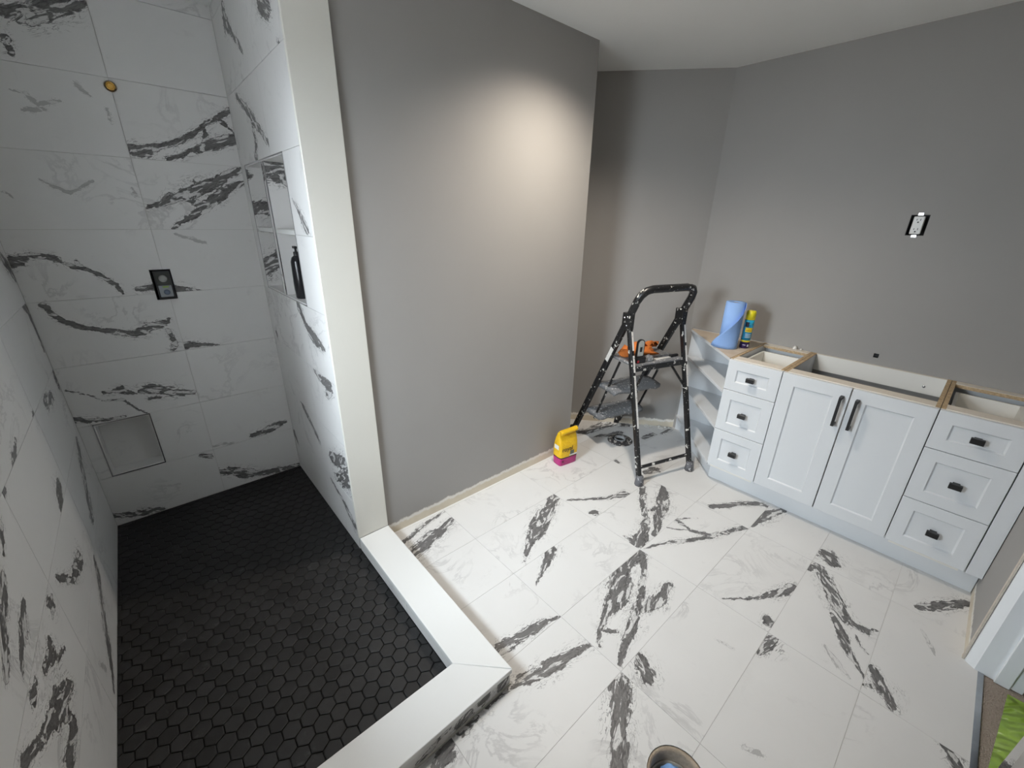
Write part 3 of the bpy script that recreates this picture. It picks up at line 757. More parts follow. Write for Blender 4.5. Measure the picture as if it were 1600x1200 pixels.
# --- threshold strip, carpet and the room beyond the doorway
HY = -2.6
carpet = NT('beige_carpet'); p = carpet.pos()
cm = carpet.mix(carpet.noise(p, 160, 3, 0.7), (0.27, 0.215, 0.175), (0.50, 0.42, 0.36))
carpet.bump(carpet.noise(p, 220, 2), 0.9, 0.01)
M_CARPET = carpet.out(cm, 0.95)
mb = MB(); mb.box(-0.6, XR + 0.12, HY, YT - 0.016, -0.14, -0.006)
struct(mb.build('floor_carpet', M_CARPET), 'beige carpet beyond the doorway')
strip = MB().box(DX0, DX1 - 0.03, YT - 0.016, YT, -0.03, 0.001).build('threshold_strip', plain('threshold_metal', (0.45, 0.46, 0.48), 0.18, 1.0, 0.4, 9), None)
tag(strip, 'shiny grey metal strip where the tile meets the beige carpet', 'threshold strip')
M_HALL = plain('hall_paint', (0.55, 0.53, 0.50), 0.7, 0, 0.02, 4)
mb = MB(); mb.box(-0.72, -0.6, HY, YD - 0.14, -0.14, ZC); struct(mb.build('wall_hall_left', M_HALL), 'plain wall of the room beyond the doorway')
mb = MB(); mb.box(XR + 0.12, XR + 0.24, HY, YD - 0.14, -0.14, ZC); struct(mb.build('wall_hall_right', M_HALL), 'plain side wall of the room beyond the doorway')
mb = MB(); mb.box(-0.72, XR + 0.24, HY - 0.12, HY, -0.14, ZC); struct(mb.build('wall_hall_back', M_HALL), 'plain far wall of the room beyond the doorway')
mb = MB(); mb.box(-0.72, XR + 0.24, HY - 0.12, YD - 0.2, ZC, ZC + 0.1); struct(mb.build('ceiling_hall', M_CEIL), 'ceiling of the room beyond the doorway')
# door frame
door = struct(thing('door_1', 'white painted door frame beside the vanity', 'door frame', (2.05, -0.43, 0))); del door['category']
def jamb(x0, x1, s):
    mb = MB(); mb.box(x0, x1, -0.497, -0.372, -0.004, DH)
    mb.build('jamb', M_WHITE_TRIM, door, ((x0 + x1) / 2, -0.43, 0), 0.002)
    xs = x0 - 0.010 if s > 0 else x1
    MB().box(xs, xs + 0.010, -0.465, -0.425, -0.004, DH - .03).build('door_stop', M_WHITE_TRIM, door, (xs, -0.445, 0), 0.002)
    if s > 0: MB().prism([(x0 + .002, -0.372), (x1, -0.372), (x1, -0.347), (x1 - .008, -0.349)], -0.004, DH).build('frame_edge', M_WHITE_TRIM, door, (x1, -0.36, 0))
jamb(2.051, 2.078, 1); jamb(DX0, DX0 + 0.027, -1)
MB().box(DX0 + 0.027, 2.051, -0.497, -0.372, DH - 0.027, DH).build('head_jamb', M_WHITE_TRIM, door, (1.6, -0.43, DH), 0.002)

# ------------------------------------------------------------------ shower floor of black hexagons
def hexmat():
    t = NT('black_hexagon_stone'); p = t.obj(); oi = t.n('ShaderNodeObjectInfo')
    pw = t.pos()
    sh = t.math('MULTIPLY_ADD', oi.outputs['Random'], 0.45, 0.78)
    c = t.mix(t.noise(pw, 26, 5, 0.65), (0.016, 0.0156, 0.0156), (0.029, 0.0282, 0.0282))
    hsv = t.n('ShaderNodeHueSaturation'); t.link(c, hsv.inputs['Color']); t.link(sh, hsv.inputs['Value'])
    dustm = t.math('MULTIPLY', t.step(t.noise(pw, 8, 6, 0.7), 0.56, 0.74), t.step(t.noise(pw, 55, 4, 0.7), 0.42, 0.70))
    c2 = t.mix(t.math('MULTIPLY', dustm, 0.42), hsv.outputs[0], (0.22, 0.22, 0.22))
    t.bump(t.noise(pw, 130, 3), 0.10, 0.003)
    return t.out(c2, 0.52, 0, 0.35)
M_HEX = hexmat()
M_BLACKGROUT = plain('black_grout', (0.010, 0.010, 0.010), 0.9, 0, 0.2, 60)
pan = struct(MB().box(XL, XP - 0.10, 0.872, YS + 0.006, -0.12, -0.006).build('floor_shower', M_BLACKGROUT), 'black hexagon tiled shower floor')
PITCH, R0 = 0.0551, (0.0551 - 0.0032) / math.sqrt(3)
def hexpoly(cx, cy, r): return [(cx + r * math.cos(PI / 6 + k * PI / 3), cy + r * math.sin(PI / 6 + k * PI / 3)) for k in range(6)]
def hex_prism(mb, poly, cx, cy):
    """flat tile with eased edge"""
    n = len(poly); e = 0.90
    lo = [(x, y, -0.006) for x, y in poly]; md = [(x, y, -0.0015) for x, y in poly]
    tp = [(cx + (x - cx) * e, cy + (y - cy) * e, 0.0) for x, y in poly]
    vs = lo + md + tp
    fs = [tuple(range(2 * n, 3 * n))]
    for k in range(n):
        q = (k + 1) % n
        fs += [(k, q, n + q, n + k), (n + k, n + q, 2 * n + q, 2 * n + k)]
    mb.add(vs, fs)
cells = []
rowh = PITCH * math.sqrt(3) / 2
for j in range(-8, 40):
    cy = 1.141 + j * rowh
    for i in range(-16, 8):
        cx = 0.2865 + i * PITCH + (PITCH / 2 if j % 2 else 0)
        poly = clip_rect(hexpoly(cx, cy, R0), XL + .001, XN - .001, 0.880, YS - .001)
        if len(poly) < 3: continue
        ar = abs(sum(poly[k][0] * poly[(k + 1) % len(poly)][1] - poly[(k + 1) % len(poly)][0] * poly[k][1] for k in range(len(poly)))) / 2
        if ar < 2e-4: continue
        # solid angle seen from the camera decides which ones show largest
        d = Vector((cx, cy, -1.56)).length
        shown = cy > 0.93 and not (cx > 0.25 and cy < 0.93)
        cells.append((-(ar * 1.56 / d ** 3) if shown else 0, cx, cy, poly, ar > 0.00222))
cells.sort(key=lambda c: c[0])
mb = MB(); hex_prism(mb, hexpoly(0, 0, R0), 0, 0); HEX = mb.mesh('hexagon_tile', M_HEX)
rest = MB()
for n_, (key, cx, cy, poly, full) in enumerate(cells):
    if n_ < 300:
        if full: o = put('hexagon_tile', HEX, pan, (cx, cy, 0))
        else:
            mb = MB(); hex_prism(mb, [(x - cx, y - cy) for x, y in poly], 0, 0)
            o = put('hexagon_tile', mb.mesh('hexagon_tile_cut', M_HEX), pan, (cx, cy, 0))
        o.rotation_euler = (random.uniform(-.004, .004), random.uniform(-.004, .004), 0)
    else:
        gx = sum(p[0] for p in poly) / len(poly); gy = sum(p[1] for p in poly) / len(poly)
        hex_prism(rest, poly, gx, gy)
o = rest.build('hexagon_tiles_rest', M_HEX, pan); o['kind'] = 'stuff'

# ------------------------------------------------------------------ shower curb and the stone post
CX0, CX1, CY0, CY1, CZ = 0.530, 0.680, 0.733, 0.888, 0.078
curb = thing('shower_curb', 'white stone capped low curb round the black shower floor', 'curb', (CX1, CY0, 0))
T = 0.020
core = MB(); core.box(CX0 + .014, CX1 - .016, CY0 + .016, 1.722, -0.004, CZ - T); core.box(XL + .002, CX0 + .014, CY0 + .016, CY1 - .014, -0.004, CZ - T)
core.build('curb_core', M_MORTAR, curb, (CX1, CY0, 0))
cz = (CZ - T) / 2
dk, lt = strokes_for('curb', -9, 9, -9, 9, lambda u, w: (u - 0.42, 0, w - cz))
m_front = marble('curb_front_print', dk, lt, 1.3)
for a, b, mm in ((0.180, CX1 - .006, m_front), (XL + .002, 0.178, GENERIC[0])):
    MB().box(a, b, CY0 + .006, CY0 + .016, 0.001, CZ - T).build('curb_tile', mm, curb, (0.42 if mm is m_front else 0, CY0 + .006, cz))
for a, b in ((CY0 + .016, 1.240), (1.242, 1.722)):
    MB().box(CX1 - .016, CX1 - .006, a, b, 0.001, CZ - T).build('curb_tile', GENERIC[2], curb, (CX1, (a + b) / 2, cz))
    MB().box(CX0 + .004, CX0 + .014, max(a, CY1 - .004), b, -0.004, CZ - T).build('curb_tile', GENERIC[1], curb, (CX0, (a + b) / 2, cz))
MB().box(XL + .002, CX0 + .004, CY1 - .014, CY1 - .004, -0.004, CZ - T).build('curb_tile', GENERIC[0], curb, (0, CY1, cz))
MB().box(0.05, CX1 - .004, CY0 + .002, CY0 + .006, 0.0005, 0.004).build('base_bead', plain('white_sealant', (0.66, 0.64, 0.60), 0.7), curb, (CX1, CY0, 0))
g2 = 0.0006
cap = MB().prism([(CX0, CY1 + g2), (CX1, CY0 + g2 * 2), (CX1, 1.7085), (CX0, 1.7085)], CZ - T, CZ)
cap.build('cap_slab', M_WSTONE, curb, (CX0, 1.3, CZ), 0.0015)
cap = MB().prism([(XL + .002, CY0), (CX1 - g2 * 2, CY0), (CX0 - g2, CY1), (XL + .002, CY1)], CZ - T, CZ)
cap.build('cap_slab', M_WSTONE, curb, (0.1, CY0, CZ), 0.0015)
post = MB().box(XN - 0.004, XP + 0.002, 1.709, YP, CZ, ZC).build('trim_1', M_CREAM, None, (0.6, 1.715, CZ), 0.0015)
struct(post, 'tall cream stone slab capping the end of the shower wall')

# ------------------------------------------------------------------ vanity
XF, XT, ZK, ZV = 2.473, 2.547, 0.131, 0.835      # face plane, toe plane, bottom of fronts, top
FT = 0.019
def shaker(y0, y1, z0, z1, fr, dep=0.007, bv=0.006):
    """door or drawer front with recessed centre panel; face looks to -x"""
    mb = MB(); xb = XF + FT
    def ring(x, i): return [(x, y0 + i, z0 + i), (x, y1 - i, z0 + i), (x, y1 - i, z1 - i), (x, y0 + i, z1 - i)]
    rings = [ring(xb, 0), ring(XF + .0015, 0), ring(XF, .0015), ring(XF, fr), ring(XF + dep, fr + bv)]
    vs = [p for r in rings for p in r]; fs = [(0, 1, 2, 3), (19, 18, 17, 16)]
    for k in range(4):
        for e in range(4):
            q = (e + 1) % 4
            fs.append((k * 4 + e, (k + 1) * 4 + e, (k + 1) * 4 + q, k * 4 + q))
    mb.add(vs, fs); return mb
def knob(parent, y, z):
    mb = MB(); mb.box(XF - 0.012, XF + 0.008, y - 0.012, y + 0.012, z - 0.009, z + 0.009)
    mb.box(XF - 0.030, XF - 0.012, y - 0.021, y + 0.021, z - 0.012, z + 0.012)
    return mb.build('knob', M_BLACK, parent, (XF, y, z), 0.001)
def handle(parent, y, z0, z1):
    mb = MB(); 
    for z in (z0 + .007, z1 - .007): mb.box(XF - 0.030, XF, y - 0.007, y + 0.007, z - 0.007, z + 0.007)
    mb.box(XF - 0.040, XF - 0.030, y - 0.006, y + 0.006, z0, z1)
    return mb.build('handle', M_BLACK, parent, (XF, y, (z0 + z1) / 2), 0.001)
XK = XR - 0.004                                   # back of the cabinets
S = 0.016
DZ = [ZK, 0.386, 0.649, ZV - 0.003]
gp = 0.0016
def drawer_cabinet(y0, y1, label):
    """y0 < y1"""
    c = thing('drawer_cabinet', label, 'cabinet', ((XF + XK) / 2, (y0 + y1) / 2, 0), group=None)
    oc = (XF + FT + .002, (y0 + y1) / 2, ZK)
    for a in (y0 + .0008, y1 - S - .0008):
        p = MB().box(XF + FT + .002, XK, a, a + S, ZK - .02, ZV - .004).build('side_panel', M_CAB, c, oc)
        MB().box(XF + FT + .002, XK, a, a + S, ZV - .004, ZV).build('raw_edge', M_CHIP, c, oc)
    MB().box(XF + FT + .002, XK - .014, y0 + S + .001, y1 - S - .001, ZK - .02, ZK - .004).build('bottom_panel', M_CABIN, c, oc)
    MB().box(XF + FT + .002, XF + FT + .072, y0 + S + .001, y1 - S - .001, ZV - .018, ZV).build('front_rail', M_MDF, c, oc)
    MB().box(XK - .062, XK, y0 + S + .001, y1 - S - .001, ZV - .018, ZV - .002).build('back_rail', M_CHIP, c, oc)
    MB().box(XK - .060, XK, y0 + S + .001, y1 - S - .001, ZV - .002, ZV).build('back_rail_face', M_MDF, c, oc)
    MB().box(XK - .012, XK, y0 + S + .001, y1 - S - .001, ZK - .02, ZV - .018).build('back_panel', M_CAB, c, oc)
    for k in range(3):
        z0, z1 = DZ[k] + gp, DZ[k + 1] - gp
        d = shaker(y0 + gp, y1 - gp, z0, z1, 0.053).build('drawer', M_CAB, c, (XF, (y0 + y1) / 2, (z0 + z1) / 2))
        zc = (z0 + z1) / 2
        kb = knob(d, (y0 + y1) / 2, zc)
        kb.location = Vector((XF, (y0 + y1) / 2, zc)) - Vector((XF, (y0 + y1) / 2, zc))
        bx0, bx1, by0, by1, bz0, bz1 = XF + FT + .003, XK - .09, y0 + S + .012, y1 - S - .012, z0 + .03, z1 - .028
        b = MB(); b.box(bx0, bx1, by0, by1, bz0, bz0 + .01)
        b.box(bx0, bx1, by0, by0 + .012, bz0 + .01, bz1); b.box(bx0, bx1, by1 - .012, by1, bz0 + .01, bz1)
        b.box(bx1 - .012, bx1, by0 + .012, by1 - .012, bz0 + .01, bz1)
        bo = b.build('drawer_box', M_CABIN, d, (XF, (y0 + y1) / 2, zc)); bo.location = (0, 0, 0)
    return c
drawer_cabinet(0.603, 0.884, 'white three drawer cabinet next to the open corner shelf')
drawer_cabinet(-0.286, -0.006, 'white three drawer cabinet next to the doorway wall')
y0, y1 = -0.0055, 0.6025
sink = thing('sink_cabinet', 'white two door sink cabinet with open top between the drawer cabinets', 'cabinet', ((XF + XK) / 2, 0.3, 0))
oc = (XF, 0.3, ZK)
for a in (y0 + .0008, y1 - S - .0008):
    MB().box(XF + FT + .002, XK, a, a + S, ZK - .02, ZV - .004).build('side_panel', M_CAB, sink, oc)
    MB().box(XF + FT + .002, XK, a, a + S, ZV - .004, ZV).build('raw_edge', M_CHIP, sink, oc)
MB().box(XF + FT + .002, XK, y0 + S + .001, y1 - S - .001, ZK - .02, ZK - .004).build('bottom_panel', M_CAB, sink, oc)
MB().box(XF + FT + .002, XF + FT + .075, y0 + S + .001, y1 - S - .001, ZV - .018, ZV).build('front_rail', M_MDF, sink, oc)
MB().box(XK - .016, XK, y0 + S + .001, y1 - S - .001, ZV - .098, ZV - .003).build('back_rail', M_CABIN, sink, oc)
MB().box(XK - .016, XK, y0 + S + .001, y1 - S - .001, ZV - .003, ZV).build('raw_edge', M_MDF, sink, oc)
MB().lathe([(0.0001, .002), (.006, .002), (.007, 0)], (XK - .016, 0.085, ZV - .06), 12, 'x').build('screw', M_STEEL, sink, oc)
for a, b, hy in ((0.3005, y1, 0.329), (y0, 0.2985, 0.266)):
    zc = (ZK + ZV) / 2
    d = shaker(a + gp, b - gp, ZK + gp, ZV - .003 - gp, 0.062).build('door', M_CAB, sink, (XF, (a + b) / 2, zc))
    h = handle(d, hy, 0.630, 0.785)
    h.location = Vector((XF, hy, .7075)) - Vector((XF, (a + b) / 2, zc))
# filler beside the wall and the toe board
fil = MB().box(XF, XF + FT, -0.3405, -0.2885, ZK, ZV - .003); fil.box(XF + FT, XK, -0.3065, -0.2885, ZK, ZV - .003)
o = fil.build('filler_panel', M_CAB, None, (XF, -0.31, ZK), 0.001); tag(o, 'narrow white filler panel closing the vanity against the doorway wall', 'cabinet panel')
o = MB().box(XT, XT + .016, -0.3405, 0.884, 0.0005, ZK - .021).build('toe_board', M_CAB, None, (XT, 0.27, 0), 0.001); tag(o, 'long pale toe board under the white cabinets', 'toe board')
# open corner shelf
sh = thing('corner_shelf', 'open triangular corner shelf unit at the end of the vanity', 'shelf', (2.85, 1.0, 0))
E0, E1 = 0.8855, 1.372
def tri(mb, z0, z1, ins=0.0):
    return mb.prism([(XF + .012 + ins, E0), (XK - .013, E0), (XK - .013, E1), (XK - .030, E1)][::1] if True else [], z0, z1)
for zz, nm in ((ZK - .018, 'shelf'), (0.372, 'shelf'), (0.612, 'shelf')):
    tri(MB(), zz, zz + .018).build(nm, M_CAB, sh, (2.85, 1.0, zz), 0.001)
tri(MB(), ZV - .019, ZV - .002).build('top_board', M_CAB, sh, (2.85, 1.0, ZV), 0.001)
tri(MB(), ZV - .002, ZV, ).build('raw_top', M_OAKTOP, sh, (2.85, 1.0, ZV))
MB().box(XK - .012, XK, E0, E1, 0.0005, ZV).build('back_panel', M_CAB, sh, (XK, 1.1, 0))
MB().prism([(XT + .012, E0), (XT + .030, E0), (XK - .02, E1 - .06), (XK - .03, E1 - .05)], 0.0005, ZK - .019).build('toe_board', M_CAB, sh, (2.85, 1.0, 0))

# ------------------------------------------------------------------ stepladder (local frame: x across, y towards the step side)
lad = thing('stepladder', 'black paint splashed folding stepladder standing in the alcove', 'stepladder', (2.105, 1.126, 0), math.atan2(-0.288, 0.958), world_parts=False)
W = 0.430
def rail_v(z): return 0.785 - 0.4905 * z
plastic = NT('crinkled_plastic_wrap'); p = plastic.obj()
pn = plastic.noise(p, 38, 6, 0.75, 1.5)
plastic.bump(pn, 0.8, 0.02)
wsp = plastic.step(plastic.noise(p, 55, 3, 0.6), 0.60, 0.63)
M_WRAP = plastic.out(plastic.mix(wsp, (0.25, 0.255, 0.265), (0.62, 0.61, 0.59)), 0.25, 0.0)
M_STICK = speckled('white_sticker', (0.70, 0.69, 0.66), (0.25, 0.22, 0.2), 0.66, 40, 0.5)
for u in (0.0, W):
    s = -1 if u == 0 else 1
    leg = MB(); leg.bar((u, 0.008, 0.045), (u, 0.288, 1.030), 0.026, 0.030, (0, 1, 0)); o = leg.build('rear_leg', M_LADDER, lad, (0, 0, 0), 0.003)
    for z0, z1 in ((0.56, 0.70), (0.72, 0.82), (0.84, 0.95)) if u else ((0.36, 0.68), (0.70, 0.80), (0.83, 0.94)):
        lv = lambda z: 0.008 + 0.28 * (z - .045) / .985 - 0.0165
        a = Vector((u + .005, lv(z0), z0)); b = Vector((u + .005, lv(z1), z1))
        MB().bar(a, b, 0.013, 0.001, (0, 1, 0)).build('sticker', M_STICK, o)
    f = MB(); f.lathe([(0.0001, 0.0), (0.029, 0.0), (0.026, 0.035), (0.021, 0.065), (0.0001, 0.066)], (u, 0.0, 0.0), 8); f.build('rubber_foot', M_FOOTR, lad)
    r = MB(); r.bar((u, rail_v(0.03), 0.03), (u, rail_v(1.135), 1.135), 0.026, 0.042, (0, 1, 0)); o = r.build('step_rail', M_LADDER, lad, (0, 0, 0), 0.003)
    if u == 0:
        MB().bar((-.0135, rail_v(0.70), 0.70), (-.0135, rail_v(0.80), 0.80), 0.001, 0.030, (0, 1, 0)).build('sticker', M_STICK, o)
    f = MB(); f.lathe([(0.0001, 0.0), (0.028, 0.0), (0.024, 0.05), (0.0001, 0.051)], (u, 0.785, 0.0), 8); f.build('rubber_foot', M_LADDER, lad)
    b = MB(); b.box(u - 0.021, u + 0.021, 0.255, 0.322, 0.945, 1.050); o = b.build('hinge_bracket', M_LADDER, lad, (0, 0, 0), 0.006, 2)
    for vz in ((0.275, 0.975), (0.300, 1.020), (0.272, 1.030)):
        MB().lathe([(0.0001, .004), (.005, .003), (.006, 0)], (u + .021 * s, vz[0], vz[1]), 8, 'x').build('rivet', M_STEEL, o)
    ui = u + 0.022 if u == 0 else u - 0.022
    k = MB(); k.bar((ui, 0.345, 0.715), (ui, 0.555, 0.215), 0.008, 0.014, (0, 1, 0)); k.build('link_bar', M_LADDER, lad)
    ub = u + 0.115 if u == 0 else u - 0.115
    k = MB(); k.bar((ub, 0.205, 0.715), (u, 0.165, 0.555), 0.012, 0.010, (0, 1, 0)); k.build('brace', M_LADDER, lad)
hz, hv = 1.185, rail_v(1.185)
pts = [(0, rail_v(1.06), 1.06), (0, rail_v(1.13), 1.13), (0.010, rail_v(1.165), 1.165), (0.035, rail_v(1.19), 1.19), (0.075, rail_v(1.20), 1.20)]
hp = [Vector(q) for q in pts]; hp += [Vector((W - q.x, q.y, q.z)) for q in reversed(hp)]
hd = MB(); hd.tube(hp, 0.0235, 12); hd.build('handle', M_LADDER, lad)
pf = MB(); pf.box(0.016, W - 0.016, 0.195, 0.452, 0.722, 0.742); o = pf.build('platform', M_WRAP, lad, (0, 0, 0), 0.008, 2)
MB().bar((0.012, 0.196, 0.715), (W - 0.012, 0.196, 0.715), 0.022, 0.034).build('platform_bar', M_LADDER, lad, (0, 0, 0), 0.003)
for zz, v0, v1 in ((0.500, 0.355, 0.552), (0.255, 0.490, 0.672)):
    mb = MB(); n = 10; vs = []
    top = []
    for i in range(n + 1):
        for j in range(6):
            x = 0.014 + (W - 0.028) * i / n; y = v0 + (v1 - v0) * j / 5
            top.append((x, y + random.uniform(-.004, .004), zz + 0.012 + random.uniform(-.004, .005) - (0.010 if j in (0, 5) else 0)))
    bot = [(x, y, zz - 0.020 - random.uniform(0, .012)) for x, y, z in top]
    N6 = (n + 1) * 6; fs = []
    for i in range(n):
        for j in range(5):
            a = i * 6 + j
            fs += [(a, a + 6, a + 7, a + 1), (N6 + a, N6 + a + 1, N6 + a + 7, N6 + a + 6)]
        fs += [(i * 6, N6 + i * 6, N6 + i * 6 + 6, i * 6 + 6), (i * 6 + 5, i * 6 + 11, N6 + i * 6 + 11, N6 + i * 6 + 5)]
    for j in range(5):
        fs += [(j, j + 1, N6 + j + 1, N6 + j), (n * 6 + j, N6 + n * 6 + j, N6 + n * 6 + j + 1, n * 6 + j + 1)]
    mb.add(top + bot, fs, True); mb.build('tread', M_WRAP, lad)
MB().tube([(0.010, 0.030, 0.105), (W - 0.010, 0.030, 0.105)], 0.011, 8).build('bottom_bar', M_LADDER, lad)

def lw(u, v, z):
    """ladder frame to world"""
    a = math.atan2(-0.288, 0.958); c, s = math.cos(a), math.sin(a)
    return Vector((2.105 + u * c - v * s, 1.126 + u * s + v * c, z))
LROT = math.atan2(-0.288, 0.958)
def lump(name, mat, loc, sx, sy, sz, seed, rough=0.3, n=14, m=8, rot=0.0):
    """crumpled low heap resting on z=0 of its own frame"""
    rnd = random.Random(seed); mb = MB(); vs = []; fs = []
    ph = [(rnd.uniform(0, 6.3), rnd.randint(2, 5), rnd.uniform(.4, 1)) for _ in range(5)]
    for j in range(m + 1):
        t = j / m
        for i in range(n):
            a = 2 * PI * i / n
            k = 1 + rough * sum(w * math.sin(q * a + p + t * 2.3 * q) for p, q, w in ph) / 3
            r = math.cos(t * PI / 2) ** 0.7 * k
            z = max(0.0, math.sin(t * PI / 2) * (1 + rough * (rnd.random() - .5)))
            vs.append((sx * r * math.cos(a), sy * r * math.sin(a), sz * z))
    for j in range(m):
        for i in range(n):
            fs.append((j * n + i, j * n + (i + 1) % n, (j + 1) * n + (i + 1) % n, (j + 1) * n + i))
    fs.append(tuple(range(n - 1, -1, -1)))
    mb.add(vs, fs, True)
    o = mb.build(name, mat); o.location = loc; o.rotation_euler = (0, 0, rot)
    return o
M_ORANGE = plain('orange_cloth', (0.66, 0.19, 0.035), 0.85, 0, 0.25, 25, 0.6)
o = lump('cloth_rag', M_ORANGE, lw(0.20, 0.385, 0.7425), 0.150, 0.052, 0.062, 8, 0.85, 26, 10, LROT); tag(o, 'crumpled orange cloth rag lying on the ladder platform', 'rag')
knife = thing('hand_tool', 'silver and black hand tool standing upright on the ladder platform', 'tool', lw(0.075, 0.235, 0.7425), LROT, world_parts=False)
def rounded_plate(w, h, t, z0):
    pts = [(-w, z0), (w, z0)] + [(w * math.cos(k * PI / 10), z0 + h + w * math.sin(k * PI / 10)) for k in range(11)]
    mb = MB(); n = len(pts)
    vs = [(x, -t, z) for x, z in pts] + [(x, t, z) for x, z in pts]
    fs = [tuple(range(n)), tuple(range(2 * n - 1, n - 1, -1))] + [(i, n + i, n + (i + 1) % n, (i + 1) % n) for i in range(n)]
    return mb.add(vs, fs)
rounded_plate(0.028, 0.085, 0.007, 0.035).build('tool_body', M_BLACK, knife)
rounded_plate(0.022, 0.078, 0.0085, 0.042).build('tool_plate', plain('scratched_silver', (0.60, 0.60, 0.56), 0.3, 0.7, 0.25, 50), knife)
MB().box(-0.007, 0.007, -0.0115, -0.0085, 0.07, 0.10).build('tool_slot', M_BLACK, knife)
mb = MB(); mb.box(-0.036, 0.036, -0.026, 0.026, 0.0, 0.036); mb.build('tool_base', M_BLACK, knife, (0, 0, 0), 0.008, 2)
MB().box(-0.034, -0.020, -0.028, -0.026, 0.006, 0.020).build('red_button', plain('red_plastic', (0.45, 0.02, 0.03), 0.4), knife)
o = lump('plastic_scrap', M_WRAP, lw(0.158, 0.236, 0.7425), 0.034, 0.026, 0.036, 11, 0.45, 18, 6, LROT); tag(o, 'crumpled grey plastic scrap at the front edge of the ladder platform', 'plastic scrap')
sc = thing('putty_knife', 'white flat putty knife lying on the ladder platform beside the orange rag', 'putty knife', lw(0.300, 0.240, 0.7425), LROT + 0.05, world_parts=False)
MB().prism([(-0.09, -0.018), (0.04, -0.010), (0.04, 0.010), (-0.09, 0.018)], 0.0, 0.004).build('blade', plain('white_blade', (0.75, 0.74, 0.70), 0.4), sc)
MB().box(0.04, 0.11, -0.011, 0.011, 0.0, 0.016).build('grip', M_BLACK, sc, (0, 0, 0), 0.004)

# ------------------------------------------------------------------ mortar bag by the partition
def bagmat():
    t = NT('yellow_bag_print'); p = t.obj(); s = t.n('ShaderNodeSeparateXYZ'); t.link(p, s.inputs[0])
    z = t.math('MULTIPLY_ADD', t.noise(p, 30, 2), 0.004, s.outputs[2])
    y = t.mix(t.noise(p, 40, 5, 0.7), (0.78, 0.42, 0.005), (0.92, 0.60, 0.015))
    c = t.mix(t.math('SUBTRACT', 1.0, t.step(z, 0.066, 0.068)), y, (0.03, 0.012, 0.02))
    c = t.mix(t.math('SUBTRACT', 1.0, t.step(z, 0.058, 0.060)), c, (0.50, 0.025, 0.20))
    t.bump(t.noise(p, 24, 5, 0.7), 0.55, 0.015)
    return t.out(c, 0.38)
bag = thing('mortar_bag', 'small yellow and magenta paper bag of mortar by the partition wall', 'bag', (1.945, 1.618, 0.0), math.radians(-9), world_parts=False)
bw, bd = 0.074, 0.042
secs = [(0.0, .97, .95, 0), (0.004, 1.0, 1.0, 0), (0.05, 1.03, 1.08, 0), (0.11, 1.05, 1.12, 0), (0.16, 1.03, .98, 0), (0.20, 1.0, .70, 0), (0.225, .97, .42, .002), (0.245, .95, .24, .0), (0.258, .95, .20, -.010), (0.262, .95, .16, -.022), (0.254, .95, .12, -.032), (0.242, .94, .08, -.036)]
def sect(z, kx, ky, off, n=24):
    r = []
    for i in range(n):
        a = 2 * PI * i / n; c, s = math.cos(a), math.sin(a)
        e = 0.32
        r.append((bw * kx * math.copysign(abs(c) ** e, c), off + bd * ky * math.copysign(abs(s) ** e, s), z + (0.006 * c if z > .2 else 0)))
    return r
vs = []; fs = []
for q in secs: vs += sect(*q)
for j in range(len(secs) - 1):
    for i in range(24): fs.append((j * 24 + i, j * 24 + (i + 1) % 24, (j + 1) * 24 + (i + 1) % 24, (j + 1) * 24 + i))
fs += [tuple(range(23, -1, -1)), tuple((len(secs) - 1) * 24 + i for i in range(24))]
body = MB().add(vs, fs, True).build('bag_body', bagmat(), bag)
def text_mesh(name, txt, size, mat, parent, loc, rot, extrude=0.0004):
    cu = bpy.data.curves.new(name, 'FONT'); cu.body = txt; cu.size = size; cu.extrude = extrude; cu.align_x = 'CENTER'; cu.align_y = 'CENTER'
    tmp = bpy.data.objects.new(name, cu); COL.objects.link(tmp)
    dg = bpy.context.evaluated_depsgraph_get()
    me = bpy.data.meshes.new_from_object(tmp.evaluated_get(dg))
    bpy.data.objects.remove(tmp)
    me.materials.clear(); me.materials.append(mat)
    o = put(name, me, parent, loc); o.rotation_euler = rot
    return o
M_INK = plain('black_ink', (0.012, 0.010, 0.010), 0.5)
M_LABELW = plain('white_label', (0.76, 0.76, 0.74), 0.5)
text_mesh('lettering', 'royal', 0.046, M_INK, bag, (-0.022, -0.0490, 0.128), (PI / 2, 0, 0))
MB().box(0.004, 0.036, -0.0485, -0.0470, 0.080, 0.108).build('printed_panel', plain('grey_print', (0.12, 0.13, 0.10), 0.5), bag)
MB().box(0.0, 0.062, -0.0475, -0.0465, 0.069, 0.079).build('white_strip', M_LABELW, bag)
MB().box(-0.0790, -0.0775, -0.022, 0.022, 0.122, 0.152).build('side_label', M_LABELW, bag)
text_mesh('lettering', 'K', 0.030, M_INK, bag, (-0.052, -0.0462, 0.034), (PI / 2, 0, 0))

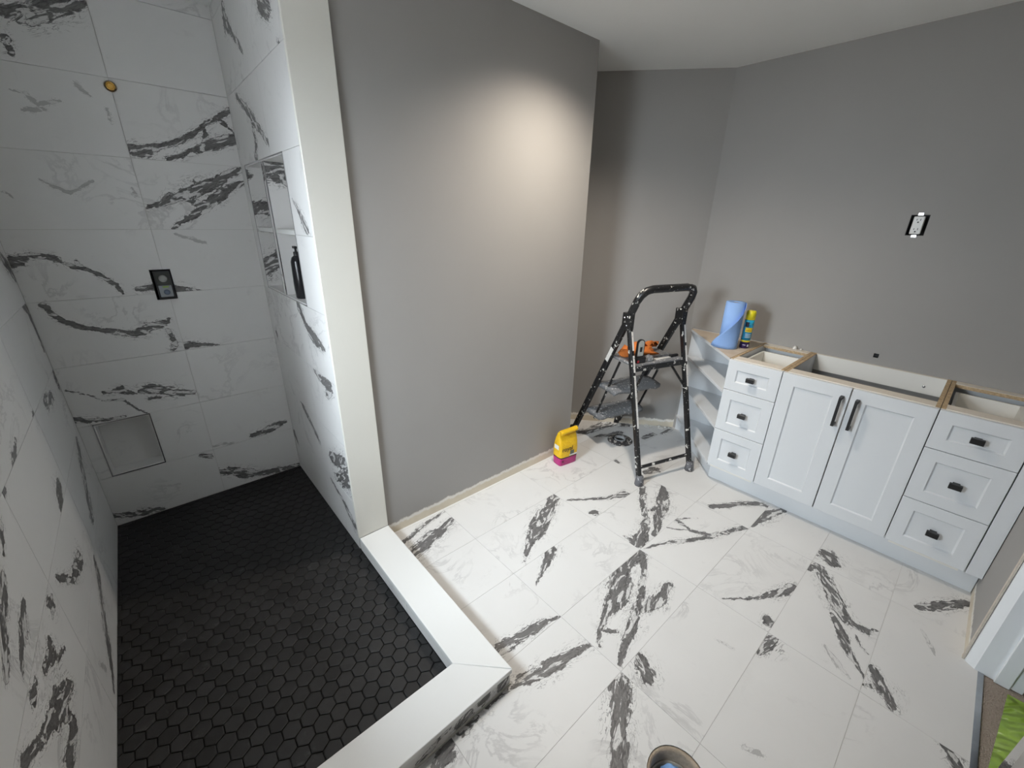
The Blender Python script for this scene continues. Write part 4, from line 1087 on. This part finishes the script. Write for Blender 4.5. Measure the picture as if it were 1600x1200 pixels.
# ------------------------------------------------------------------ paper towel roll and spray can on the corner shelf
def towelmat():
    t = NT('blue_paper'); p = t.obj()
    t.bump(t.noise(p, 150, 3), 0.25, 0.003)
    return t.out(t.mix(t.noise(p, 20, 4), (0.25, 0.42, 0.78), (0.30, 0.48, 0.84)), 0.85)
M_BLUE = towelmat()
tow = thing('paper_towel_roll', 'blue paper towel roll with a loose sheet standing on the corner shelf', 'paper towels', (2.702, 0.998, ZV + .0005), world_parts=False)
TR, TH = 0.054, 0.285
MB().lathe([(0.021, 0.0), (TR, 0.0), (TR, TH), (0.021, TH), (0.021, 0.0)], (0, 0, 0), 32).build('roll', M_BLUE, tow)
MB().lathe([(0.0185, 0.001), (0.0208, 0.001), (0.0208, TH - .004), (0.0185, TH - .004), (0.0185, 0.001)], (0, 0, 0), 24).build('cardboard_core', plain('cardboard', (0.36, 0.26, 0.17), 0.8), tow)
mb = MB(); vs = []; fs = []; nu, nv = 18, 14
a_start = math.radians(-45)
for j in range(nv + 1):
    h = j / nv
    a_end = math.radians(-88) - math.radians(165) * (1 - h) ** 1.15
    for i in range(nu + 1):
        s = i / nu; a = a_start + (a_end - a_start) * s
        fl = max(0, s - 0.45) / 0.55
        r = TR + 0.0015 + 0.030 * fl ** 2 * (1 - h) ** 0.7 + 0.006 * fl ** 2
        vs.append((r * math.cos(a), r * math.sin(a), 0.001 + h * (TH - .002)))
for j in range(nv):
    for i in range(nu):
        a = j * (nu + 1) + i; fs.append((a, a + nu + 1, a + nu + 2, a + 1))
so = mb.add(vs, fs, True).build('loose_sheet', M_BLUE, tow)
md = so.modifiers.new('thickness', 'SOLIDIFY'); md.thickness = 0.0012; md.offset = 1
can = thing('spray_can', 'yellow capped blue aerosol spray can beside the paper towel roll', 'spray can', (2.782, 0.925, ZV + .0005), world_parts=False)
CR = 0.027
def ringpart(nm, z0, z1, col, r=CR, rough=0.35):
    MB().lathe([(r - .004, z0), (r, z0), (r, z1), (r - .004, z1)], (0, 0, 0), 28).build(nm, plain(nm + '_colour', col, rough), can)
MB().lathe([(0.0001, 0.0), (CR - .002, 0.0), (CR, .003), (CR, .040), (CR - .004, .040)], (0, 0, 0), 28).build('dark_base', plain('dark_violet', (0.030, 0.012, 0.075), 0.35), can)
ringpart('yellow_band', 0.040, 0.052, (0.80, 0.66, 0.02)); ringpart('blue_label', 0.052, 0.150, (0.02, 0.30, 0.52)); ringpart('teal_band', 0.150, 0.180, (0.03, 0.42, 0.62))
MB().lathe([(CR - .004, .180), (CR + .0005, .180), (CR + .0005, .222), (CR - .003, .232), (CR - .006, .234), (0.0001, .234)], (0, 0, 0), 28).build('cap', plain('yellow_cap', (0.82, 0.70, 0.02), 0.4), can)
def patch(nm, col, z0, z1, a0, a1):
    mb = MB(); vs = []
    for z in (z0, z1):
        for k in range(9):
            a = math.radians(a0 + (a1 - a0) * k / 8); vs.append(((CR + .0007) * math.cos(a), (CR + .0007) * math.sin(a), z))
    mb.add(vs, [(k, k + 1, k + 10, k + 9) for k in range(8)], True).build(nm, plain(nm + '_ink', col, 0.4), can)
patch('yellow_panel', (0.85, 0.62, 0.02), 0.104, 0.132, -190, -100); patch('red_mark', (0.60, 0.05, 0.03), 0.112, 0.116, -180, -112)
patch('black_mark', (0.01, 0.01, 0.03), 0.136, 0.166, -200, -158)
for z in (0.070, 0.080, 0.090): patch('white_line', (0.75, 0.80, 0.85), z, z + .004, -180, -112)
patch('white_ring', (0.75, 0.75, 0.80), 0.012, 0.026, -130, -105); patch('white_print', (0.55, 0.5, 0.65), 0.020, 0.024, -185, -145)

# ------------------------------------------------------------------ wall fittings
ol = thing('wall_outlet', 'white duplex outlet without cover plate in the grey wall above the vanity', 'outlet', (XR, 0.336, 1.571))
ob = MB()
for a, b, c, d in ((OB[0], OB[1], OB[2], OB[2] + .002), (OB[0], OB[1], OB[3] - .002, OB[3]), (OB[0], OB[0] + .002, OB[2] + .002, OB[3] - .002), (OB[1] - .002, OB[1], OB[2] + .002, OB[3] - .002)): ob.box(XR + .001, XR + .054, a, b, c, d)
ob.box(XR + .054, XR + .056, OB[0], OB[1], OB[2], OB[3])
ob.build('device_box', plain('dark_device_box', (0.045, 0.045, 0.045), 0.6), ol, (XR, .336, 1.571))
rec = MB().box(XR - .014, XR + .020, 0.336 - .021, 0.336 + .021, 1.571 - .042, 1.571 + .042).build('receptacle', plain('outlet_white', (0.78, 0.77, 0.74), 0.35), ol, (XR, .336, 1.571), 0.004, 2)
for dz in (-.022, .022):
    for yy, ww, hh, oz in ((-.007, .0012, .005, .004), (.007, .0012, .004, .004), (0, .003, .003, -.008)):
        o = MB().box(-.0150, -.0138, yy - ww, yy + ww, dz + oz - hh, dz + oz + hh).build('slot', M_INK, rec)
for dz in (-.052, .052):
    MB().box(XR - .004, XR - .001, 0.336 - .010, 0.336 + .010, 1.571 + dz - .006, 1.571 + dz + .006).build('mounting_ear', M_STEEL, ol, (XR, .336, 1.571))
cs = thing('cable_hole', 'small black square opening in the grey wall above the sink cabinet', 'wall opening', (XR, 0.317, 0.885))
sl = MB()
for a, b, c, d in ((CH[0], CH[1], CH[2], CH[2] + .0015), (CH[0], CH[1], CH[3] - .0015, CH[3]), (CH[0], CH[0] + .0015, CH[2] + .0015, CH[3] - .0015), (CH[1] - .0015, CH[1], CH[2] + .0015, CH[3] - .0015)): sl.box(XR - .001, XR + .050, a, b, c, d)
sl.build('sleeve', M_BLACK, cs, (XR, .317, .885))
MB().box(XR + .012, XR + .050, 0.3085, 0.3265, 0.8765, 0.8945).build('plug', M_BLACK, cs, (XR, .317, .885), 0.001)

vx, vz = 0.090, 1.231
val = thing('shower_valve', 'black rough-in valve box let into the marble shower wall', 'shower valve', (vx, YS, vz))
ov = (vx, YS, vz)
vb = MB()
for a, b, c, d in ((VN[0], VN[1], VN[2], VN[2] + .002), (VN[0], VN[1], VN[3] - .002, VN[3]), (VN[0], VN[0] + .002, VN[2] + .002, VN[3] - .002), (VN[1] - .002, VN[1], VN[2] + .002, VN[3] - .002)): vb.box(a, b, YS + .001, YS + .090, c, d)
vb.box(VN[0], VN[1], YS + .090, YS + .094, VN[2], VN[3])
vb.build('valve_recess', plain('black_plastic_box', (0.03, 0.03, 0.03), 0.5), val, ov)
fr = MB(); 
for a, b, c, d in ((-.031, .034, -.066, -.060), (-.031, .034, .060, .066), (-.031, -.026, -.060, .060), (.029, .034, -.060, .060)): fr.box(vx + a, vx + b, YS - .016, YS + .030, vz + c, vz + d)
fr.build('plaster_guard', plain('black_plastic', (0.02, 0.02, 0.02), 0.4), val, ov)
MB().box(vx - .026, vx + .029, YS - .010, YS + .060, vz - .002, vz + .060).build('upper_plate', plain('dark_green_plastic', (0.045, 0.05, 0.042), 0.45), val, ov)
MB().box(vx - .024, vx + .027, YS - .012, YS + .060, vz - .059, vz - .003).build('lower_plate', plain('label_grey', (0.30, 0.32, 0.34), 0.4), val, ov)
MB().lathe([(0.0001, .010), (.015, .010), (.017, .007), (.017, 0)], (vx + .002, YS - .009, vz + .030), 20, 'y').build('test_cap', plain('grey_cap', (0.34, 0.35, 0.33), 0.4), val, ov)
MB().lathe([(0.0001, .004), (.012, .004), (.013, 0)], (vx + .004, YS - .012, vz - .036), 20, 'y').build('cartridge_mark', plain('blue_grey', (0.13, 0.17, 0.24), 0.4), val, ov)
MB().box(vx - .008, vx + .016, YS - .0135, YS - .012, vz - .014, vz - .006).build('green_label', plain('green_label', (0.30, 0.45, 0.12), 0.5), val, ov)
ft = thing('pipe_fitting', 'brass pipe fitting sticking out of the upper shower wall', 'pipe fitting', (0.103, YS, 2.060))
MB().lathe([(.0195, -.080), (.0210, -.080), (.0210, -.001), (.0195, -.001), (.0195, -.080)], (PF[0], YS, PF[1]), 20, 'y').build('hole_sleeve', M_MORTAR, ft, (0.103, YS, 2.06))
MB().lathe([(.013, -.078), (.013, .004)], (PF[0], YS, PF[1]), 18, 'y').build('pipe', plain('brass_pipe', (0.72, 0.44, 0.12), 0.3, 1.0, 0.15, 60), ft, (0.103, YS, 2.06))
M_BRASS = plain('brass', (0.72, 0.44, 0.12), 0.25, 1.0, 0.15, 60)
MB().lathe([(.010, .004), (.010, .012), (.015, .014), (.016, .010), (.016, .003)], (0.100, YS, 2.060), 18, 'y').build('brass_ring', M_BRASS, ft, (0.103, YS, 2.06))
MB().lathe([(0.0001, .009), (.010, .009)], (0.100, YS, 2.060), 18, 'y').build('brass_plug', M_BRASS, ft, (0.103, YS, 2.06))

# bottle in the niche
bt = thing('shampoo_bottle', 'tall black pump bottle standing in the shower niche', 'bottle', (0.566, 2.128, NI[2] + .0085), world_parts=False)
mb = MB(); mb.lathe([(0.0001, 0.0), (.026, 0.0), (.029, .005), (.030, .10), (.0285, .165), (.022, .184), (.012, .192), (.010, .196), (0.0001, .196)], (0, 0, 0), 24); mb.build('bottle_body', plain('black_bottle', (0.012, 0.012, 0.014), 0.22), bt)
mb = MB(); mb.lathe([(.012, .192), (.012, .208), (.005, .210), (.005, .228), (0.0001, .228)], (0, 0, 0), 16); mb.box(-.006, .006, -.006, .026, .222, .232); mb.build('pump', M_BLACK, bt)
mb = MB(); vs = []
for z in (0.035, 0.085):
    for k in range(9):
        a = math.radians(95 + 70 * k / 8); vs.append((.0306 * math.cos(a), .0306 * math.sin(a), z))
mb.add(vs, [(k, k + 1, k + 10, k + 9) for k in range(8)], True); mb.build('label', speckled('bottle_label', (0.5, 0.5, 0.5), (0.4, 0.04, 0.04), 0.58, 50, 0.5), bt)

# ------------------------------------------------------------------ openings in the floor
pipe = thing('drain_pipe', 'open drain pipe sunk in the round hole of the tiled floor', 'pipe', (HC[0], HC[1], -0.104), world_parts=False)
MB().lathe([(0.076, 0.0), (0.0876, 0.0), (0.0876, 0.1005), (0.080, 0.099), (0.076, 0.090), (0.076, 0.0)], (0, 0, 0), 32).build('hole_collar', plain('muddy_mortar', (0.46, 0.37, 0.28), 0.95, 0, 0.4, 60, 0.8), pipe)
MB().lathe([(0.070, 0.0), (0.075, 0.0), (0.075, 0.050), (0.070, 0.050), (0.070, 0.0)], (0, 0.0, 0), 24).build('pipe_end', plain('grimy_pvc', (0.50, 0.44, 0.36), 0.5, 0, 0.3, 40), pipe)
M_RAG = plain('blue_plastic_rag', (0.22, 0.40, 0.72), 0.5, 0, 0.2, 30, 0.4)
o = lump('drain_rag', M_RAG, (HC[0] + .004, HC[1] + .006, -0.104), 0.055, 0.053, 0.101, 23, 0.22, 20, 10, 0.4); tag(o, 'crumpled blue rag stuffed into the floor drain hole', 'rag')
fl = thing('toilet_flange', 'dark toilet flange ring lying on the marble floor behind the stepladder', 'toilet flange', (2.495, 1.545, 0.0), world_parts=False)
M_FL = speckled('dirty_dark_plastic', (0.05, 0.045, 0.045), (0.42, 0.38, 0.34), 0.55, 40, 0.5)
MB().lathe([(0.052, 0.0), (0.092, 0.0), (0.092, 0.006), (0.066, 0.010), (0.060, 0.020), (0.052, 0.020), (0.052, 0.0)], (0, 0, 0), 32).build('flange_ring', M_FL, fl)
MB().lathe([(0.036, 0.001), (0.042, 0.001), (0.042, 0.022), (0.036, 0.022), (0.036, 0.001)], (0, 0, 0), 28).build('inner_ring', plain('grey_pvc', (0.30, 0.30, 0.30), 0.5), fl)
MB().lathe([(0.0001, -.116), (0.047, -.116), (0.047, 0.0), (0.0515, 0.0), (0.0515, -.118), (0.0001, -.118)], (0, 0, 0), 28).build('drain_bend', plain('black_abs_pipe', (0.03, 0.03, 0.03), 0.45), fl)
for k in range(4):
    a = k * PI / 2 + .6
    MB().lathe([(0.0001, 0.013), (.006, .013), (.006, .006)], (0.080 * math.cos(a), 0.080 * math.sin(a), 0), 6).build('bolt', M_STEEL, fl)

# plaster crumbs along the alcove wall and on the cabinet rail
M_CRUMB = plain('plaster_crumb', (0.74, 0.72, 0.68), 0.9, 0, 0.15, 40, 0.5)
rnd = random.Random(3)
for k in range(14):
    t = rnd.uniform(0.80, 0.985) if k < 11 else rnd.uniform(.55, .8)
    off = rnd.uniform(.012, .05)
    s = rnd.uniform(.006, .016)
    o = lump('plaster_crumb', M_CRUMB, (DG0[0] + dx * t - nx * off, DG0[1] + dy * t - ny * off, 0.0), s * 1.3, s, s * .7, 40 + k, 0.5, 8, 4, rnd.uniform(0, 3))
    tag(o, 'white plaster crumb on the floor along the angled wall', 'crumb', 'plaster crumbs along the angled wall')
for yy, s, lb in ((0.705, .013, 'larger white caulk crumb on the rear rail of the drawer cabinet'), (0.672, .007, 'tiny white caulk crumb on the rear rail of the drawer cabinet')):
    o = lump('caulk_crumb', M_CRUMB, (XK - .014, yy, ZV), s, s, s * 1.5, int(yy * 999), 0.4, 8, 5); tag(o, lb, 'crumb')

# ------------------------------------------------------------------ beyond the doorway: green plastic sack and a spare tile
t = NT('green_sack'); p = t.obj()
wv = t.n('ShaderNodeTexWave'); wv.inputs['Scale'].default_value = 5; wv.inputs['Distortion'].default_value = 22; wv.inputs['Detail'].default_value = 3; t.link(p, wv.inputs[0])
t.bump(wv.outputs['Fac'], 0.7, 0.014)
gc = t.mix(t.noise(p, 9, 4), (0.16, 0.30, 0.03), (0.34, 0.48, 0.08))
gc = t.mix(t.math('MULTIPLY', t.step(t.noise(p, 6, 5, 0.7, 1.0), 0.60, 0.72), 0.55), gc, (0.55, 0.62, 0.40))
M_SACK = t.out(gc, 0.32)
mb = MB(); vs = []; fs = []; nu, nv = 20, 14
def sack_z(a, b): return 0.055 * (1 - abs(2 * a - 1) ** 2.6) * (1 - abs(2 * b - 1) ** 2.6) + 0.004 * math.sin(9 * a + 5 * b) * (1 - abs(2 * a - 1) ** 2)
q00, q10, q11, q01 = Vector((1.46, -0.406)), Vector((2.02, -0.462)), Vector((2.02, -0.86)), Vector((1.42, -0.80))
for layer in (1, 0):
    for j in range(nv + 1):
        for i in range(nu + 1):
            a, b = i / nu, j / nv
            q = (q00 * (1 - a) + q10 * a) * (1 - b) + (q01 * (1 - a) + q11 * a) * b
            vs.append((q.x, q.y, -0.005 + max(0.0, sack_z(a, b)) * layer))
N1 = (nu + 1) * (nv + 1)
for j in range(nv):
    for i in range(nu):
        k = j * (nu + 1) + i
        fs += [(k + 1, k, k + nu + 1, k + nu + 2), (N1 + k, N1 + k + 1, N1 + k + nu + 2, N1 + k + nu + 1)]
mb.add(vs, fs, True)
o = mb.build('plastic_sack', M_SACK, None, (1.75, -0.6, 0)); tag(o, 'bright green plastic sack lying on the beige carpet in the doorway', 'sack')
m_sp = marble('spare_tile_print', [((-.24, .08, 0), (-.12, .13, 0), .02, .03), ((-.2, -.02, 0), (-.05, .05, 0), .03, .02)], [], 4.4)
sp = MB().box(-0.30, 0.30, -0.15, 0.15, -0.0045, 0.0045).build('spare_tile', m_sp); tag(sp, 'spare marble tile lying on the green sack in the doorway', 'tile')
sp.location = (1.68, -0.605, 0.066); sp.rotation_euler = (0, 0, math.radians(-15.7))

# ------------------------------------------------------------------ lamps
def downlight(x, y, z, label, power, color, angle):
    l = thing('ceiling_light', label, 'ceiling light', (x, y, z))
    MB().lathe([(0.048, 0.0), (0.066, 0.0), (0.066, -.005), (0.050, -.010), (0.048, -.002)], (x, y, z - .0005), 28).build('trim_ring', M_WHITE_TRIM, l, (x, y, z))
    e = NT('lamp_lens'); e.b.inputs['Emission Color'].default_value = (*color, 1); e.b.inputs['Emission Strength'].default_value = 6.0
    MB().lathe([(0.0001, -.003), (0.048, -.003)], (x, y, z), 28).build('lens', e.m, l, (x, y, z))
    d = bpy.data.lights.new('ceiling_lamp_offscreen', 'SPOT'); d.energy = power; d.color = color; d.spot_size = math.radians(angle); d.spot_blend = 1.0; d.shadow_soft_size = 0.045
    o = bpy.data.objects.new('ceiling_lamp_offscreen', d); COL.objects.link(o); o.parent = l; o.location = (0, 0, -0.02)
downlight(1.68, 1.24, ZC, 'round white recessed downlight in the bathroom ceiling', 40.0, (1.0, 0.90, 0.78), 140)

for o in bpy.data.objects:
    if '_world_parts' in o: del o['_world_parts']
bpy.context.view_layer.update()
